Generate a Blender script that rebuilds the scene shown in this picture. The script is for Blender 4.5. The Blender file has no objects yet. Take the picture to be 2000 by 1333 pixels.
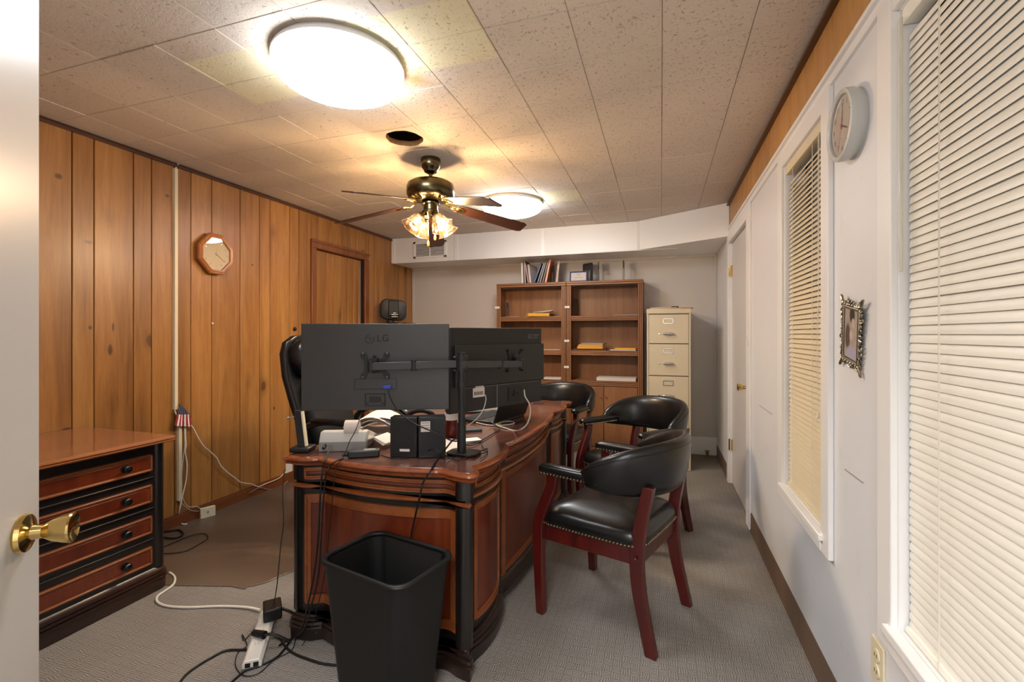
import bpy, bmesh, math, random
from mathutils import Vector, Matrix
from math import sin, cos, pi, radians

# ------------------------------------------------------------------ camera, world, lights, exposure
SC = bpy.context.scene
COL = SC.collection
YAW = math.atan(291.0/900.0)
cam_d = bpy.data.cameras.new('camera'); cam = bpy.data.objects.new('camera', cam_d); COL.objects.link(cam)
cam.location = (0, 0, 1.27); cam.rotation_euler = (pi/2, 0, YAW)
cam_d.sensor_width = 36; cam_d.lens = 16.2; cam_d.shift_y = -0.00725; cam_d.clip_start = 0.02
SC.camera = cam
W = bpy.data.worlds.new('world'); SC.world = W; W.use_nodes = True
W.node_tree.nodes['Background'].inputs[0].default_value = (0.75, 0.82, 0.9, 1)
W.node_tree.nodes['Background'].inputs[1].default_value = 0.03
DOME_POWER = 10.5      # ceiling light diffusers
BULB_POWER = 8.5      # each bulb of the fan light
HALL_FILL_POWER = 32.0     # unseen fill lamp added in the hallway behind the camera
VS = SC.view_settings
VS.view_transform = 'Standard'; VS.look = 'None'; VS.gamma = 1; VS.use_curve_mapping = False
VS.exposure = 1.47
SC.cycles.max_bounces = 10; SC.cycles.diffuse_bounces = 6; SC.cycles.transparent_max_bounces = 12

def area_light(name, loc, size, power, color, rot=(0, 0, 0), sy=None):
    l = bpy.data.lights.new(name, 'AREA'); l.energy = power; l.color = color; l.size = size
    if sy: l.shape = 'RECTANGLE'; l.size_y = sy
    o = bpy.data.objects.new(name, l); COL.objects.link(o); o.location = loc; o.rotation_euler = rot
    return o
hall_fill_light = area_light('hall_fill_light', (-0.1, -0.75, 2.36), 0.7, HALL_FILL_POWER, (.97, .98, 1), sy=.5)  # added fill for the desk end and basket, no fixture there

# ------------------------------------------------------------------ helpers
class MB:
    """collects shapes, then becomes one mesh object"""
    def __init__(self): self.v = []; self.f = []; self.M = Matrix.Identity(4)
    def add(self, vs, fs):
        n = len(self.v)
        self.v += [tuple(self.M @ Vector(p)) for p in vs]
        self.f += [tuple(i+n for i in f) for f in fs]
    def box(self, a, b):
        x0, y0, z0 = a; x1, y1, z1 = b
        if x0 > x1: x0, x1 = x1, x0
        if y0 > y1: y0, y1 = y1, y0
        if z0 > z1: z0, z1 = z1, z0
        self.add([(x0,y0,z0),(x1,y0,z0),(x1,y1,z0),(x0,y1,z0),(x0,y0,z1),(x1,y0,z1),(x1,y1,z1),(x0,y1,z1)],
                 [(0,3,2,1),(4,5,6,7),(0,1,5,4),(1,2,6,5),(2,3,7,6),(3,0,4,7)])
        return self
    def cbox(self, c, s): return self.box([c[i]-s[i]/2 for i in range(3)], [c[i]+s[i]/2 for i in range(3)])
    def lathe(self, prof, c=(0,0,0), axis='z', n=24, cap=True):
        """prof: list of (r, h)"""
        vs = []; fs = []
        for r, h in prof:
            for i in range(n):
                a = 2*pi*i/n; p = (r*cos(a), r*sin(a), h)
                if axis == 'x': p = (h, p[0], p[1])
                elif axis == '-x': p = (-h, -p[0], p[1])
                elif axis == 'y': p = (p[1], h, p[0])
                elif axis == '-y': p = (p[0], -h, p[1])
                vs.append((p[0]+c[0], p[1]+c[1], p[2]+c[2]))
        for k in range(len(prof)-1):
            for i in range(n):
                j = (i+1) % n; fs.append((k*n+i, k*n+j, (k+1)*n+j, (k+1)*n+i))
        if cap:
            if prof[0][0] > 1e-4: fs.append(tuple(range(n-1, -1, -1)))
            if prof[-1][0] > 1e-4: fs.append(tuple((len(prof)-1)*n+i for i in range(n)))
        self.add(vs, fs); return self
    def cyl(self, a, b, r, r2=None, n=16):
        a = Vector(a); b = Vector(b); d = b-a; L = d.length
        q = d.to_track_quat('Z', 'Y').to_matrix().to_4x4()
        old = self.M; self.M = old @ Matrix.Translation(a) @ q
        self.lathe([(r, 0), (r if r2 is None else r2, L)], n=n); self.M = old; return self
    def tube(self, pts, r, n=8, closed=False, sub=6):
        P = spline(pts, closed, sub); m = len(P); vs = []; fs = []
        t0 = (P[1]-P[0]).normalized()
        nrm = t0.orthogonal().normalized()
        for k in range(m):
            if closed: t = (P[(k+1) % m]-P[k-1]).normalized()
            else: t = (P[min(k+1, m-1)]-P[max(k-1, 0)]).normalized()
            nrm = (nrm - t*nrm.dot(t)).normalized(); bn = t.cross(nrm)
            for i in range(n):
                a = 2*pi*i/n; vs.append(tuple(P[k]+nrm*(r*cos(a))+bn*(r*sin(a))))
        for k in range(m if closed else m-1):
            k2 = (k+1) % m
            for i in range(n):
                j = (i+1) % n; fs.append((k*n+i, k*n+j, k2*n+j, k2*n+i))
        if not closed: fs.append(tuple(range(n-1, -1, -1))); fs.append(tuple((m-1)*n+i for i in range(n)))
        self.add(vs, fs); return self
    def prism(self, poly, z0, z1, plane='xy'):
        n = len(poly)
        def P(u, v, w): return (u, v, w) if plane == 'xy' else ((u, w, v) if plane == 'xz' else (w, u, v))
        vs = [P(u, v, z0) for u, v in poly]+[P(u, v, z1) for u, v in poly]
        fs = [tuple(range(n-1, -1, -1)), tuple(range(n, 2*n))]
        fs += [(i, (i+1) % n, n+(i+1) % n, n+i) for i in range(n)]
        self.add(vs, fs); return self
    def ell(self, c, r, n=16, m=10, e=1.0):
        vs = []; fs = []
        def pw(x): return math.copysign(abs(x)**e, x)
        for k in range(m+1):
            t = -pi/2+pi*k/m
            for i in range(n):
                a = 2*pi*i/n
                vs.append((c[0]+r[0]*pw(cos(t))*pw(cos(a)), c[1]+r[1]*pw(cos(t))*pw(sin(a)), c[2]+r[2]*pw(sin(t))))
        for k in range(m):
            for i in range(n):
                j = (i+1) % n; fs.append((k*n+i, k*n+j, (k+1)*n+j, (k+1)*n+i))
        self.add(vs, fs); return self
    def rings(self, rings, cap0=True, cap1=True, closed=False):
        n = len(rings[0]); vs = [p for R_ in rings for p in R_]; fs = []
        K = len(rings)
        for k in range(K if closed else K-1):
            k2 = (k+1) % K
            for i in range(n):
                j = (i+1) % n; fs.append((k*n+i, k*n+j, k2*n+j, k2*n+i))
        if not closed:
            if cap0: fs.append(tuple(range(n-1, -1, -1)))
            if cap1: fs.append(tuple((K-1)*n+i for i in range(n)))
        self.add(vs, fs); return self
    def mesh(self, name, smooth=True, ang=35, merge=True):
        me = bpy.data.meshes.new(name); me.from_pydata(self.v, [], self.f)
        bm = bmesh.new(); bm.from_mesh(me)
        if merge: bmesh.ops.remove_doubles(bm, verts=bm.verts, dist=1e-6)
        bmesh.ops.recalc_face_normals(bm, faces=bm.faces); bm.to_mesh(me); bm.free()
        if smooth:
            me.shade_smooth(); me.set_sharp_from_angle(angle=radians(ang))
        return me
    def build(self, name, m, parent=None, w=False, bevel=0, seg=2, smooth=True, ang=35, label=None, merge=None):
        """w: shapes are in world coordinates and get moved into the parent's space"""
        me = self.mesh(name, smooth, ang, (not bevel) if merge is None else merge)
        if w and parent is not None: me.transform(world(parent).inverted())
        me.materials.append(m)
        o = bpy.data.objects.new(name, me); COL.objects.link(o); o.parent = parent
        if bevel:
            b = o.modifiers.new('bevel', 'BEVEL'); b.width = bevel; b.segments = seg; b.limit_method = 'ANGLE'; b.angle_limit = radians(40)
        if label: o['label'] = label
        return o
def world(o):
    m = Matrix.LocRotScale(o.location, o.rotation_euler, o.scale)
    return world(o.parent) @ m if o.parent else m
def spline(pts, closed=False, sub=6):
    P = [Vector(p) for p in pts]; n = len(P)
    if n == 2 and not closed: return P
    out = []
    for i in range(n if closed else n-1):
        if closed: a, b, c, d = P[i-1], P[i], P[(i+1) % n], P[(i+2) % n]
        else: a, b, c, d = P[max(i-1, 0)], P[i], P[i+1], P[min(i+2, n-1)]
        for k in range(sub):
            t = k/sub
            out.append(0.5*((2*b)+(c-a)*t+(2*a-5*b+4*c-d)*t*t+(3*b-a-3*c+d)*t**3))
    if not closed: out.append(P[-1])
    return out
def thing(name, label, cat, loc=(0,0,0), rz=0, group=None, rot=None):
    o = bpy.data.objects.new(name, None); COL.objects.link(o); o.empty_display_size = .1
    o.location = loc; o.rotation_euler = rot if rot else (0, 0, rz)
    return tag(o, label, cat, group)
def tag(o, label, cat, group=None):
    o['label'] = label; o['category'] = cat
    if group: o['group'] = group
    return o
def struct(o): o['kind'] = 'structure'; return o
def copy_tree(o, parent=None):
    c = o.copy(); COL.objects.link(c); c.parent = parent
    for ch in [x for x in bpy.data.objects if x.parent == o]: copy_tree(ch, c)
    return c
def text_mb(s, size, depth=.0004, align='CENTER'):
    cu = bpy.data.curves.new('t', 'FONT'); cu.body = s; cu.size = size; cu.extrude = depth
    cu.align_x = align; cu.align_y = 'CENTER'; cu.resolution_u = 3
    o = bpy.data.objects.new('t', cu); COL.objects.link(o)
    me = o.to_mesh(); mb = MB()
    mb.add([tuple(v.co) for v in me.vertices], [tuple(p.vertices) for p in me.polygons])
    o.to_mesh_clear(); bpy.data.objects.remove(o); bpy.data.curves.remove(cu)
    return mb
def rpoly(w, h, r, n=5, cx=0, cy=0):
    """rounded rectangle outline"""
    out = []
    for sx, sy, a0 in ((1,1,0),(-1,1,90),(-1,-1,180),(1,-1,270)):
        for k in range(n+1):
            a = radians(a0+90*k/n)
            out.append((cx+sx*(w/2-r)+r*cos(a), cy+sy*(h/2-r)+r*sin(a)))
    return out

# ------------------------------------------------------------------ materials
def srgb(r, g, b):
    return tuple(((c/255)/12.92 if c/255 <= .04045 else ((c/255+.055)/1.055)**2.4) for c in (r, g, b))
class NT:
    def __init__(self, name):
        self.m = bpy.data.materials.new(name); self.m.use_nodes = True
        self.t = self.m.node_tree; self.b = self.t.nodes['Principled BSDF']
    def n(self, kind, **kw):
        nd = self.t.nodes.new(kind)
        for k, v in kw.items():
            if k.startswith('i_'): nd.inputs[k[2:].replace('_', ' ')].default_value = v
            elif k.startswith('s'+'et'): pass
            else: setattr(nd, k, v)
        return nd
    def l(self, a, b): self.t.links.new(a, b)
    def ramp(self, fac, stops):
        r = self.n('ShaderNodeValToRGB'); e = r.color_ramp.elements
        while len(e) < len(stops): e.new(.5)
        for i, (p, c) in enumerate(stops): e[i].position = p; e[i].color = (*c, 1) if len(c) == 3 else c
        self.l(fac, r.inputs[0]); return r.outputs[0]
    def math(self, op, a, b=None, c=None):
        nd = self.n('ShaderNodeMath', operation=op)
        for i, x in enumerate((a, b, c)):
            if x is None: continue
            if isinstance(x, (int, float)): nd.inputs[i].default_value = x
            else: self.l(x, nd.inputs[i])
        return nd.outputs[0]
    def mix(self, f, a, b, bt='MIX'):
        nd = self.n('ShaderNodeMix', data_type='RGBA', blend_type=bt)
        for i, x in ((0, f), (6, a), (7, b)):
            if isinstance(x, (int, float)): nd.inputs[i].default_value = x
            elif isinstance(x, tuple): nd.inputs[i].default_value = (*x[:3], 1)
            else: self.l(x, nd.inputs[i])
        return nd.outputs[2]
    def bump(self, h, s, d=.001):
        nd = self.n('ShaderNodeBump'); nd.inputs['Strength'].default_value = s; nd.inputs['Distance'].default_value = d
        self.l(h, nd.inputs['Height']); self.l(nd.outputs[0], self.b.inputs['Normal'])
    def coord(self, scale=(1,1,1), rand=0, rot=(0,0,0)):
        tc = self.n('ShaderNodeTexCoord'); mp = self.n('ShaderNodeMapping')
        mp.inputs['Scale'].default_value = scale; mp.inputs['Rotation'].default_value = rot
        self.l(tc.outputs['Object'], mp.inputs[0])
        if rand:
            oi = self.n('ShaderNodeObjectInfo'); mu = self.math('MULTIPLY', oi.outputs['Random'], rand)
            cb = self.n('ShaderNodeCombineXYZ')
            for i in range(3): self.l(mu, cb.inputs[i])
            self.l(cb.outputs[0], mp.inputs['Location'])
        return mp.outputs[0]
    def noise(self, vec, scale, detail=3, rough=.5, dist=0):
        nd = self.n('ShaderNodeTexNoise'); nd.inputs['Scale'].default_value = scale; nd.inputs['Detail'].default_value = detail
        nd.inputs['Roughness'].default_value = rough; nd.inputs['Distortion'].default_value = dist
        if vec is not None: self.l(vec, nd.inputs['Vector'])
        return nd.outputs['Fac']
    def rnd(self): return self.n('ShaderNodeObjectInfo').outputs['Random']
def M(name, col, rough=.5, metal=0, spec=.5, coat=0, var=.06, vs=12, bump=0, bs=200, emis=None, es=0, alpha=1, trans=0, ior=1.45):
    """plain material with faint procedural variation"""
    t = NT(name); b = t.b
    vec = t.coord()
    f = t.noise(vec, vs, 4)
    c = t.mix(f, tuple(x*(1-var) for x in col), tuple(min(1, x*(1+var)) for x in col))
    t.l(c, b.inputs['Base Color'])
    b.inputs['Roughness'].default_value = rough; b.inputs['Metallic'].default_value = metal
    b.inputs['Specular IOR Level'].default_value = spec; b.inputs['Coat Weight'].default_value = coat
    b.inputs['Coat Roughness'].default_value = .12
    b.inputs['Alpha'].default_value = alpha; b.inputs['Transmission Weight'].default_value = trans; b.inputs['IOR'].default_value = ior
    if bump: t.bump(t.noise(vec, bs, 3), bump)
    if emis: b.inputs['Emission Color'].default_value = (*emis, 1); b.inputs['Emission Strength'].default_value = es
    return t.m
def wood(name, dark, mid, light, axis='z', rough=.35, coat=.3, gscale=1.0, rand=11.0, tint=.18, knots=0, stripe=0, fine=1.0, wear=0, spots=()):
    t = NT(name); b = t.b
    sc = {'z': (1,1,.07), 'y': (1,.07,1), 'x': (.07,1,1)}[axis]
    vec = t.coord(tuple(s*gscale for s in sc), rand)
    warp = t.noise(vec, 3.2, 2, .5, 1.2)
    g = t.noise(vec, 14, 5, .62, .9)
    f1 = t.noise(vec, 110*fine, 3, .6)
    mixf = t.math('ADD', t.math('MULTIPLY', warp, .45), t.math('MULTIPLY', g, .55))
    c = t.ramp(mixf, [(.30, dark), (.5, mid), (.70, light)])
    fr = t.math('MULTIPLY', t.math('SUBTRACT', f1, .5), .55)
    c = t.mix(t.math('ADD', fr, .22), c, tuple(x*.45 for x in dark), 'MIX')
    hs = t.n('ShaderNodeHueSaturation')
    if tint:
        v = t.math('ADD', t.math('MULTIPLY', t.rnd(), tint*2), 1-tint)
        t.l(v, hs.inputs['Value'])
    t.l(c, hs.inputs['Color']); c = hs.outputs[0]
    if knots:
        vc = t.coord((1, 1, .55), rand)
        vo = t.n('ShaderNodeTexVoronoi'); vo.inputs['Scale'].default_value = knots; t.l(vc, vo.inputs['Vector'])
        nz = t.noise(vc, 22, 3)
        d = t.math('ADD', vo.outputs['Distance'], t.math('MULTIPLY', nz, .08))
        k = t.ramp(d, [(.09, (1,1,1)), (.12, (.4,.4,.4)), (.22, (0,0,0))])
        c = t.mix(t.math('MULTIPLY', k, .8), c, tuple(x*.3 for x in dark))
    if spots:
        gp = t.n('ShaderNodeNewGeometry').outputs['Position']; wob = t.math('MULTIPLY', t.noise(gp, 26, 3), .9)
        sp = t.n('ShaderNodeSeparateXYZ'); t.l(gp, sp.inputs[0])
        for (sx_, sy_, sz_), ry, rz in spots:
            a = t.math('POWER', t.math('DIVIDE', t.math('SUBTRACT', sp.outputs[1], sy_), ry), 2); b2 = t.math('POWER', t.math('DIVIDE', t.math('SUBTRACT', sp.outputs[2], sz_), rz), 2)
            k = t.ramp(t.math('ADD', t.math('ADD', a, b2), wob), [(.55, (1,1,1)), (1.0, (.35,.35,.35)), (1.0, (0,0,0))])
            c = t.mix(t.math('MULTIPLY', k, .8), c, tuple(x*.25 for x in dark))
    if wear:
        wn = t.noise(t.coord((1,1,1)), 26, 5, .75)
        k = t.ramp(wn, [(.66, (0,0,0)), (.70, (1,1,1))])
        c = t.mix(t.math('MULTIPLY', k, wear), c, srgb(214, 170, 120))
    t.l(c, b.inputs['Base Color'])
    b.inputs['Roughness'].default_value = rough; b.inputs['Coat Weight'].default_value = coat; b.inputs['Coat Roughness'].default_value = .28
    t.bump(f1, .12, .0006)
    return t.m

m_panel = wood('wood_panelling', srgb(126, 80, 38), srgb(172, 117, 58), srgb(198, 145, 80), 'z', .4, .22, 1.0, 17, .13, knots=3.2, spots=(((-3.03, 1.714, 1.78), .030, .014), ((-3.03, 1.82, 1.175), .016, .05), ((-3.03, 1.835, 1.306), .010, .04), ((-3.03, 1.579, 2.101), .026, .022), ((-3.03, 2.145, 2.159), .018, .014), ((-3.03, 2.795, 1.805), .014, .012), ((-3.03, 1.722, 1.304), .012, .018), ((-3.03, 1.615, 0.76), .03, .012), ((-3.03, 3.005, 0.655), .014, .02)))
m_panel_r = wood('wood_panelling_upper', srgb(180, 126, 64), srgb(202, 148, 76), srgb(214, 162, 90), 'z', .45, .2, 1.0, 17, .08)
m_groove = M('groove_dark', srgb(58, 32, 14), .8)
m_trimw = wood('dark_wood_trim', srgb(52, 28, 14), srgb(78, 42, 22), srgb(104, 60, 32), 'y', .4, .3)
m_basew = wood('baseboard_wood', srgb(108, 58, 26), srgb(138, 76, 36), srgb(160, 94, 46), 'y', .45, .2)
m_doortrim = wood('door_casing_wood', srgb(104, 58, 26), srgb(140, 80, 38), srgb(164, 98, 50), 'z', .4, .3)
m_white = M('white_paint', srgb(232, 230, 228), .42, var=.015, vs=3, bump=.04, bs=60)
m_trimwhite = M('white_trim_paint', srgb(238, 237, 235), .35, var=.01)
m_backwall = None
def wall_fabric():
    t = NT('back_wall_paint'); v = t.coord((1, 1, 1))
    a = t.noise(v, 2.0, 3); c = t.mix(a, srgb(196, 190, 184), srgb(208, 203, 197))
    t.l(c, t.b.inputs['Base Color']); t.b.inputs['Roughness'].default_value = .6
    v2 = t.coord((1, 1, 9)); t.bump(t.noise(v2, 60, 2), .25, .0012); return t.m
m_backwall = wall_fabric()
def white_wall():
    t = NT('right_wall_paint'); v = t.coord()
    a = t.noise(v, 2.4, 4)
    c = t.mix(a, srgb(222, 224, 227), srgb(233, 235, 238))
    s = t.ramp(t.noise(t.coord((1, 1, .8)), 5.5, 5, .7), [(.60, (0,0,0)), (.78, (1,1,1))])
    c = t.mix(t.math('MULTIPLY', s, .35), c, srgb(176, 168, 162))
    t.l(c, t.b.inputs['Base Color']); t.b.inputs['Roughness'].default_value = .4
    t.bump(t.noise(t.coord((1,1,1)), 40, 3), .06, .001); return t.m
m_wallr = white_wall()
def carpet():
    t = NT('carpet_basketweave'); v = t.coord()
    S = 0.034
    wn = t.n('ShaderNodeTexNoise'); wn.inputs['Scale'].default_value = 30; t.l(v, wn.inputs['Vector'])
    va = t.n('ShaderNodeVectorMath', operation='SCALE'); t.l(wn.outputs['Color'], va.inputs[0]); va.inputs['Scale'].default_value = .014
    vv = t.n('ShaderNodeVectorMath', operation='ADD'); t.l(v, vv.inputs[0]); t.l(va.outputs[0], vv.inputs[1])
    sp = t.n('ShaderNodeSeparateXYZ'); t.l(vv.outputs[0], sp.inputs[0])
    x = t.math('DIVIDE', sp.outputs[0], S); y = t.math('DIVIDE', sp.outputs[1], S)
    par = t.math('MODULO', t.math('ABSOLUTE', t.math('ADD', t.math('FLOOR', x), t.math('FLOOR', y))), 2)
    sel = t.math('GREATER_THAN', par, .5)
    wx = t.math('ABSOLUTE', t.math('SINE', t.math('MULTIPLY', x, pi*4))); wy = t.math('ABSOLUTE', t.math('SINE', t.math('MULTIPLY', y, pi*4)))
    mx = t.n('ShaderNodeMix', data_type='FLOAT'); t.l(sel, mx.inputs[0]); t.l(wx, mx.inputs[2]); t.l(wy, mx.inputs[3])
    h = mx.outputs[0]
    fx = t.math('ABSOLUTE', t.math('SINE', t.math('MULTIPLY', x, pi))); fy = t.math('ABSOLUTE', t.math('SINE', t.math('MULTIPLY', y, pi)))
    edge = t.math('MINIMUM', fx, fy)
    edge = t.math('ADD', t.math('MULTIPLY', t.math('MINIMUM', t.math('MULTIPLY', edge, 4.5), 1), .45), .55)
    h = t.math('MULTIPLY', h, edge)
    fib = t.noise(v, 900, 2); big = t.noise(v, 2.3, 4, .6)
    hh = t.math('ADD', h, t.math('MULTIPLY', fib, .5))
    c = t.ramp(hh, [(.15, srgb(80, 74, 68)), (.6, srgb(126, 119, 112)), (1.0, srgb(155, 149, 141))])
    c = t.mix(t.math('MULTIPLY', t.ramp(big, [(.35, (0,0,0)), (.75, (1,1,1))]), .28), c, srgb(96, 86, 76))
    t.l(c, t.b.inputs['Base Color']); t.b.inputs['Roughness'].default_value = .95; t.b.inputs['Specular IOR Level'].default_value = .1
    t.bump(hh, .5, .003); return t.m
m_carpet = carpet()
def tile_mat():
    t = NT('ceiling_tile'); g = t.n('ShaderNodeNewGeometry'); P = g.outputs['Position']
    sp = t.n('ShaderNodeSeparateXYZ'); t.l(P, sp.inputs[0])
    base = t.mix(t.rnd(), srgb(218, 208, 196), srgb(226, 216, 205))
    big = t.noise(P, 1.6, 4, .6)
    base = t.mix(t.math('MULTIPLY', big, .35), base, srgb(206, 194, 180))
    def boxm(cx, cy, hx, hy, soft):
        dx = t.math('SUBTRACT', t.math('ABSOLUTE', t.math('SUBTRACT', sp.outputs[0], cx)), hx)
        dy = t.math('SUBTRACT', t.math('ABSOLUTE', t.math('SUBTRACT', sp.outputs[1], cy)), hy)
        d = t.math('MAXIMUM', dx, dy); return t.ramp(t.math('ADD', t.math('MULTIPLY', d, 1/soft), .5), [(0, (1,1,1)), (1, (0,0,0))])
    # unpainted footprints of two older fixtures, their grime halo, rust and smoke marks
    nz = t.noise(P, 6, 4, .7)
    for cx, cy, hx, hy in ((-1.25, 1.575, .63, .18), (-1.22, 3.70, .61, .155)):
        halo = t.math('MULTIPLY', boxm(cx, cy, hx+.16, hy+.16, .34), t.math('MULTIPLY', nz, 1.0))
        base = t.mix(t.math('MULTIPLY', halo, .42), base, srgb(120, 108, 96))
        base = t.mix(t.math('MULTIPLY', boxm(cx, cy, hx, hy, .012), .92), base, t.mix(nz, srgb(206, 198, 162), srgb(228, 222, 194)))
    rust = t.ramp(t.noise(P, 10, 5, .8), [(.70, (0,0,0)), (.76, (1,1,1))])
    near = boxm(-1.2, 2.2, .9, 1.2, .8)
    base = t.mix(t.math('MULTIPLY', t.math('MULTIPLY', rust, near), .75), base, srgb(138, 92, 44))
    base = t.mix(boxm(-1.03, 1.80, .05, .05, .08), base, t.mix(nz, srgb(200,180,140), srgb(150, 100, 50)))
    # fissures
    wv = t.n('ShaderNodeMapping'); wv.inputs['Scale'].default_value = (1, 1, 1); t.l(P, wv.inputs[0])
    f = t.noise(wv.outputs[0], 75, 4, .65, .8)
    pit = t.ramp(f, [(.33, (1,1,1)), (.39, (0,0,0))])
    base = t.mix(t.math('MULTIPLY', pit, .42), base, srgb(110, 96, 84))
    t.l(base, t.b.inputs['Base Color']); t.b.inputs['Roughness'].default_value = .9; t.b.inputs['Specular IOR Level'].default_value = .2
    h = t.math('SUBTRACT', t.math('MULTIPLY', f, .6), t.math('MULTIPLY', pit, .8))
    t.bump(h, .75, .006); return t.m
m_tile = tile_mat()
m_tilepatch = M('ceiling_tile_patch', srgb(214, 206, 192), .9, var=.05)
m_cavity = M('ceiling_cavity', srgb(58, 40, 30), .9)
m_fibre = M('fibreboard_edge', srgb(150, 108, 66), .95, var=.3, vs=60)
m_black = M('black_plastic', srgb(26, 26, 27), .42, var=.1)
m_blackmat = M('black_matte_plastic', srgb(13, 13, 13), .5, var=.12, vs=60, bump=.15, bs=900)
m_blackmetal = M('black_metal', srgb(28, 28, 29), .35, .4, var=.08)
m_graph = M('graphite_steel', srgb(70, 70, 71), .36, .5, var=.08)
m_recess = M('panel_recess', srgb(30, 14, 8), .6)
m_leather = M('black_leather', srgb(17, 17, 18), .3, var=.15, bump=.12, bs=420, coat=.12)
m_mahog = wood('mahogany_red', srgb(52, 10, 9), srgb(84, 18, 14), srgb(108, 28, 20), 'z', .3, .5, 1, 5, .05)
m_nail = M('brass_nail', srgb(178, 166, 140), .25, 1)
m_brass = M('polished_brass', srgb(214, 186, 120), .12, 1, var=.02)
m_ant = M('antique_brass', srgb(96, 88, 66), .24, 1, var=.1)
m_deskblack = wood('desk_black_finish', srgb(14, 12, 11), srgb(24, 19, 17), srgb(40, 30, 26), 'z', .32, .4, 1, 3, .05)
m_deskblackh = wood('desk_black_finish_base', srgb(14, 12, 11), srgb(24, 19, 17), srgb(44, 30, 24), 'y', .32, .4, 1, 3, .05, wear=.25)
m_reed = wood('desk_reeded_moulding', srgb(22, 14, 11), srgb(38, 22, 16), srgb(66, 38, 24), 'y', .34, .4, 1, 3, .05, wear=.3)
m_cherry = wood('desk_cherry_panel', srgb(80, 28, 12), srgb(104, 40, 17), srgb(128, 56, 24), 'z', .3, .5, 1.6, 7, .05)
m_frame = wood('desk_panel_frame', srgb(116, 58, 26), srgb(140, 74, 34), srgb(160, 92, 46), 'y', .32, .5, 1, 7, .05)
def desktop_mat(name, d, m_, l, dust):
    t = NT(name); v = t.coord((1, .08, 1)); g = t.noise(v, 30, 3, .5, 0)
    c = t.ramp(g, [(.3, d), (.5, m_), (.72, l)])
    du = t.ramp(t.noise(t.coord(), 2.2, 3, .5), [(.30, (0,0,0)), (.85, (1,1,1))])
    c = t.mix(t.math('MULTIPLY', du, dust), c, srgb(150, 118, 104))
    t.l(c, t.b.inputs['Base Color'])
    r = t.math('ADD', t.math('MULTIPLY', du, .25), .14); t.l(r, t.b.inputs['Roughness'])
    t.b.inputs['Coat Weight'].default_value = .6; t.b.inputs['Coat Roughness'].default_value = .08; return t.m
m_desktop = desktop_mat('desktop_mahogany', srgb(66, 31, 21), srgb(80, 39, 27), srgb(92, 47, 33), .3)
m_cabtop = desktop_mat('cabinet_top_wood', srgb(128, 72, 36), srgb(146, 86, 44), srgb(160, 98, 54), .12)
m_deskedge = desktop_mat('desktop_moulded_edge', srgb(108, 50, 24), srgb(124, 60, 29), srgb(138, 72, 35), .1)
m_unused = wood('desktop_moulded_edge', srgb(112, 52, 24), srgb(126, 60, 28), srgb(142, 74, 36), 'y', .24, .7, 1, 7, .05, wear=.35)
m_oak = wood('oak_laminate', srgb(122, 78, 44), srgb(152, 102, 62), srgb(172, 122, 78), 'z', .5, .1, 1.4, 9, .05, fine=1.3)
m_oakh = wood('oak_laminate_rail', srgb(122, 76, 44), srgb(158, 106, 64), srgb(180, 128, 82), 'x', .5, .1, 1.4, 9, .05, fine=1.3)
m_oakdark = wood('oak_groove', srgb(66, 34, 18), srgb(84, 46, 24), srgb(98, 56, 30), 'z', .6, 0, 1.4, 9, .05)
m_beige = M('beige_enamel_metal', srgb(214, 201, 172), .38, var=.02)
m_beigegap = M('cabinet_gap', srgb(120, 108, 86), .7)
m_chrome = M('brushed_chrome', srgb(196, 196, 196), .22, 1, var=.03)
m_cream = M('cream_plastic', srgb(222, 211, 180), .45, var=.03)
m_slat = M('cream_blind_slat', srgb(238, 235, 223), .38, var=.02)
m_slat2 = M('tan_blind_slat', srgb(222, 208, 176), .42, var=.02)
m_cord = M('white_cord', srgb(226, 220, 208), .6)
m_greycord = M('grey_cord', srgb(170, 168, 162), .5)
m_blackcord = M('black_cord', srgb(22, 22, 22), .45)
m_paper = M('white_paper', srgb(216, 206, 197), .8, var=.02)
m_grey = M('grey_plastic', srgb(198, 195, 190), .4, var=.03)
m_greyd = M('grey_plastic_dark', srgb(140, 139, 137), .45, var=.03)
m_blue = M('blue_plastic', srgb(44, 70, 170), .35)
m_manila = M('yellow_envelope', srgb(226, 166, 48), .7, var=.06)
m_darkmetal = M('dark_steel', srgb(66, 70, 72), .4, .3)
m_silver = M('antique_silver', srgb(150, 142, 124), .3, 1, var=.3, vs=120)
m_redd = M('dark_red_plastic', srgb(84, 18, 14), .25)
m_glass = M('clear_glass', (1, 1, 1), .0, trans=1, var=0)
def emitter(name, col, s):
    m = bpy.data.materials.new(name); m.use_nodes = True; nt = m.node_tree; nt.nodes.clear()
    e = nt.nodes.new('ShaderNodeEmission'); e.inputs[0].default_value = (*col, 1); e.inputs[1].default_value = s
    o = nt.nodes.new('ShaderNodeOutputMaterial'); nt.links.new(e.outputs[0], o.inputs[0]); return m

# ------------------------------------------------------------------ room shell
XL, XR, YB, YN, CZ = -3.03, .555, 5.22, -.12, 2.39
T = .12
f = MB().box((XL-T, -1.6, -.12), (XR+T, YB+T, 0)).build('floor', m_carpet); struct(f)
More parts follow.
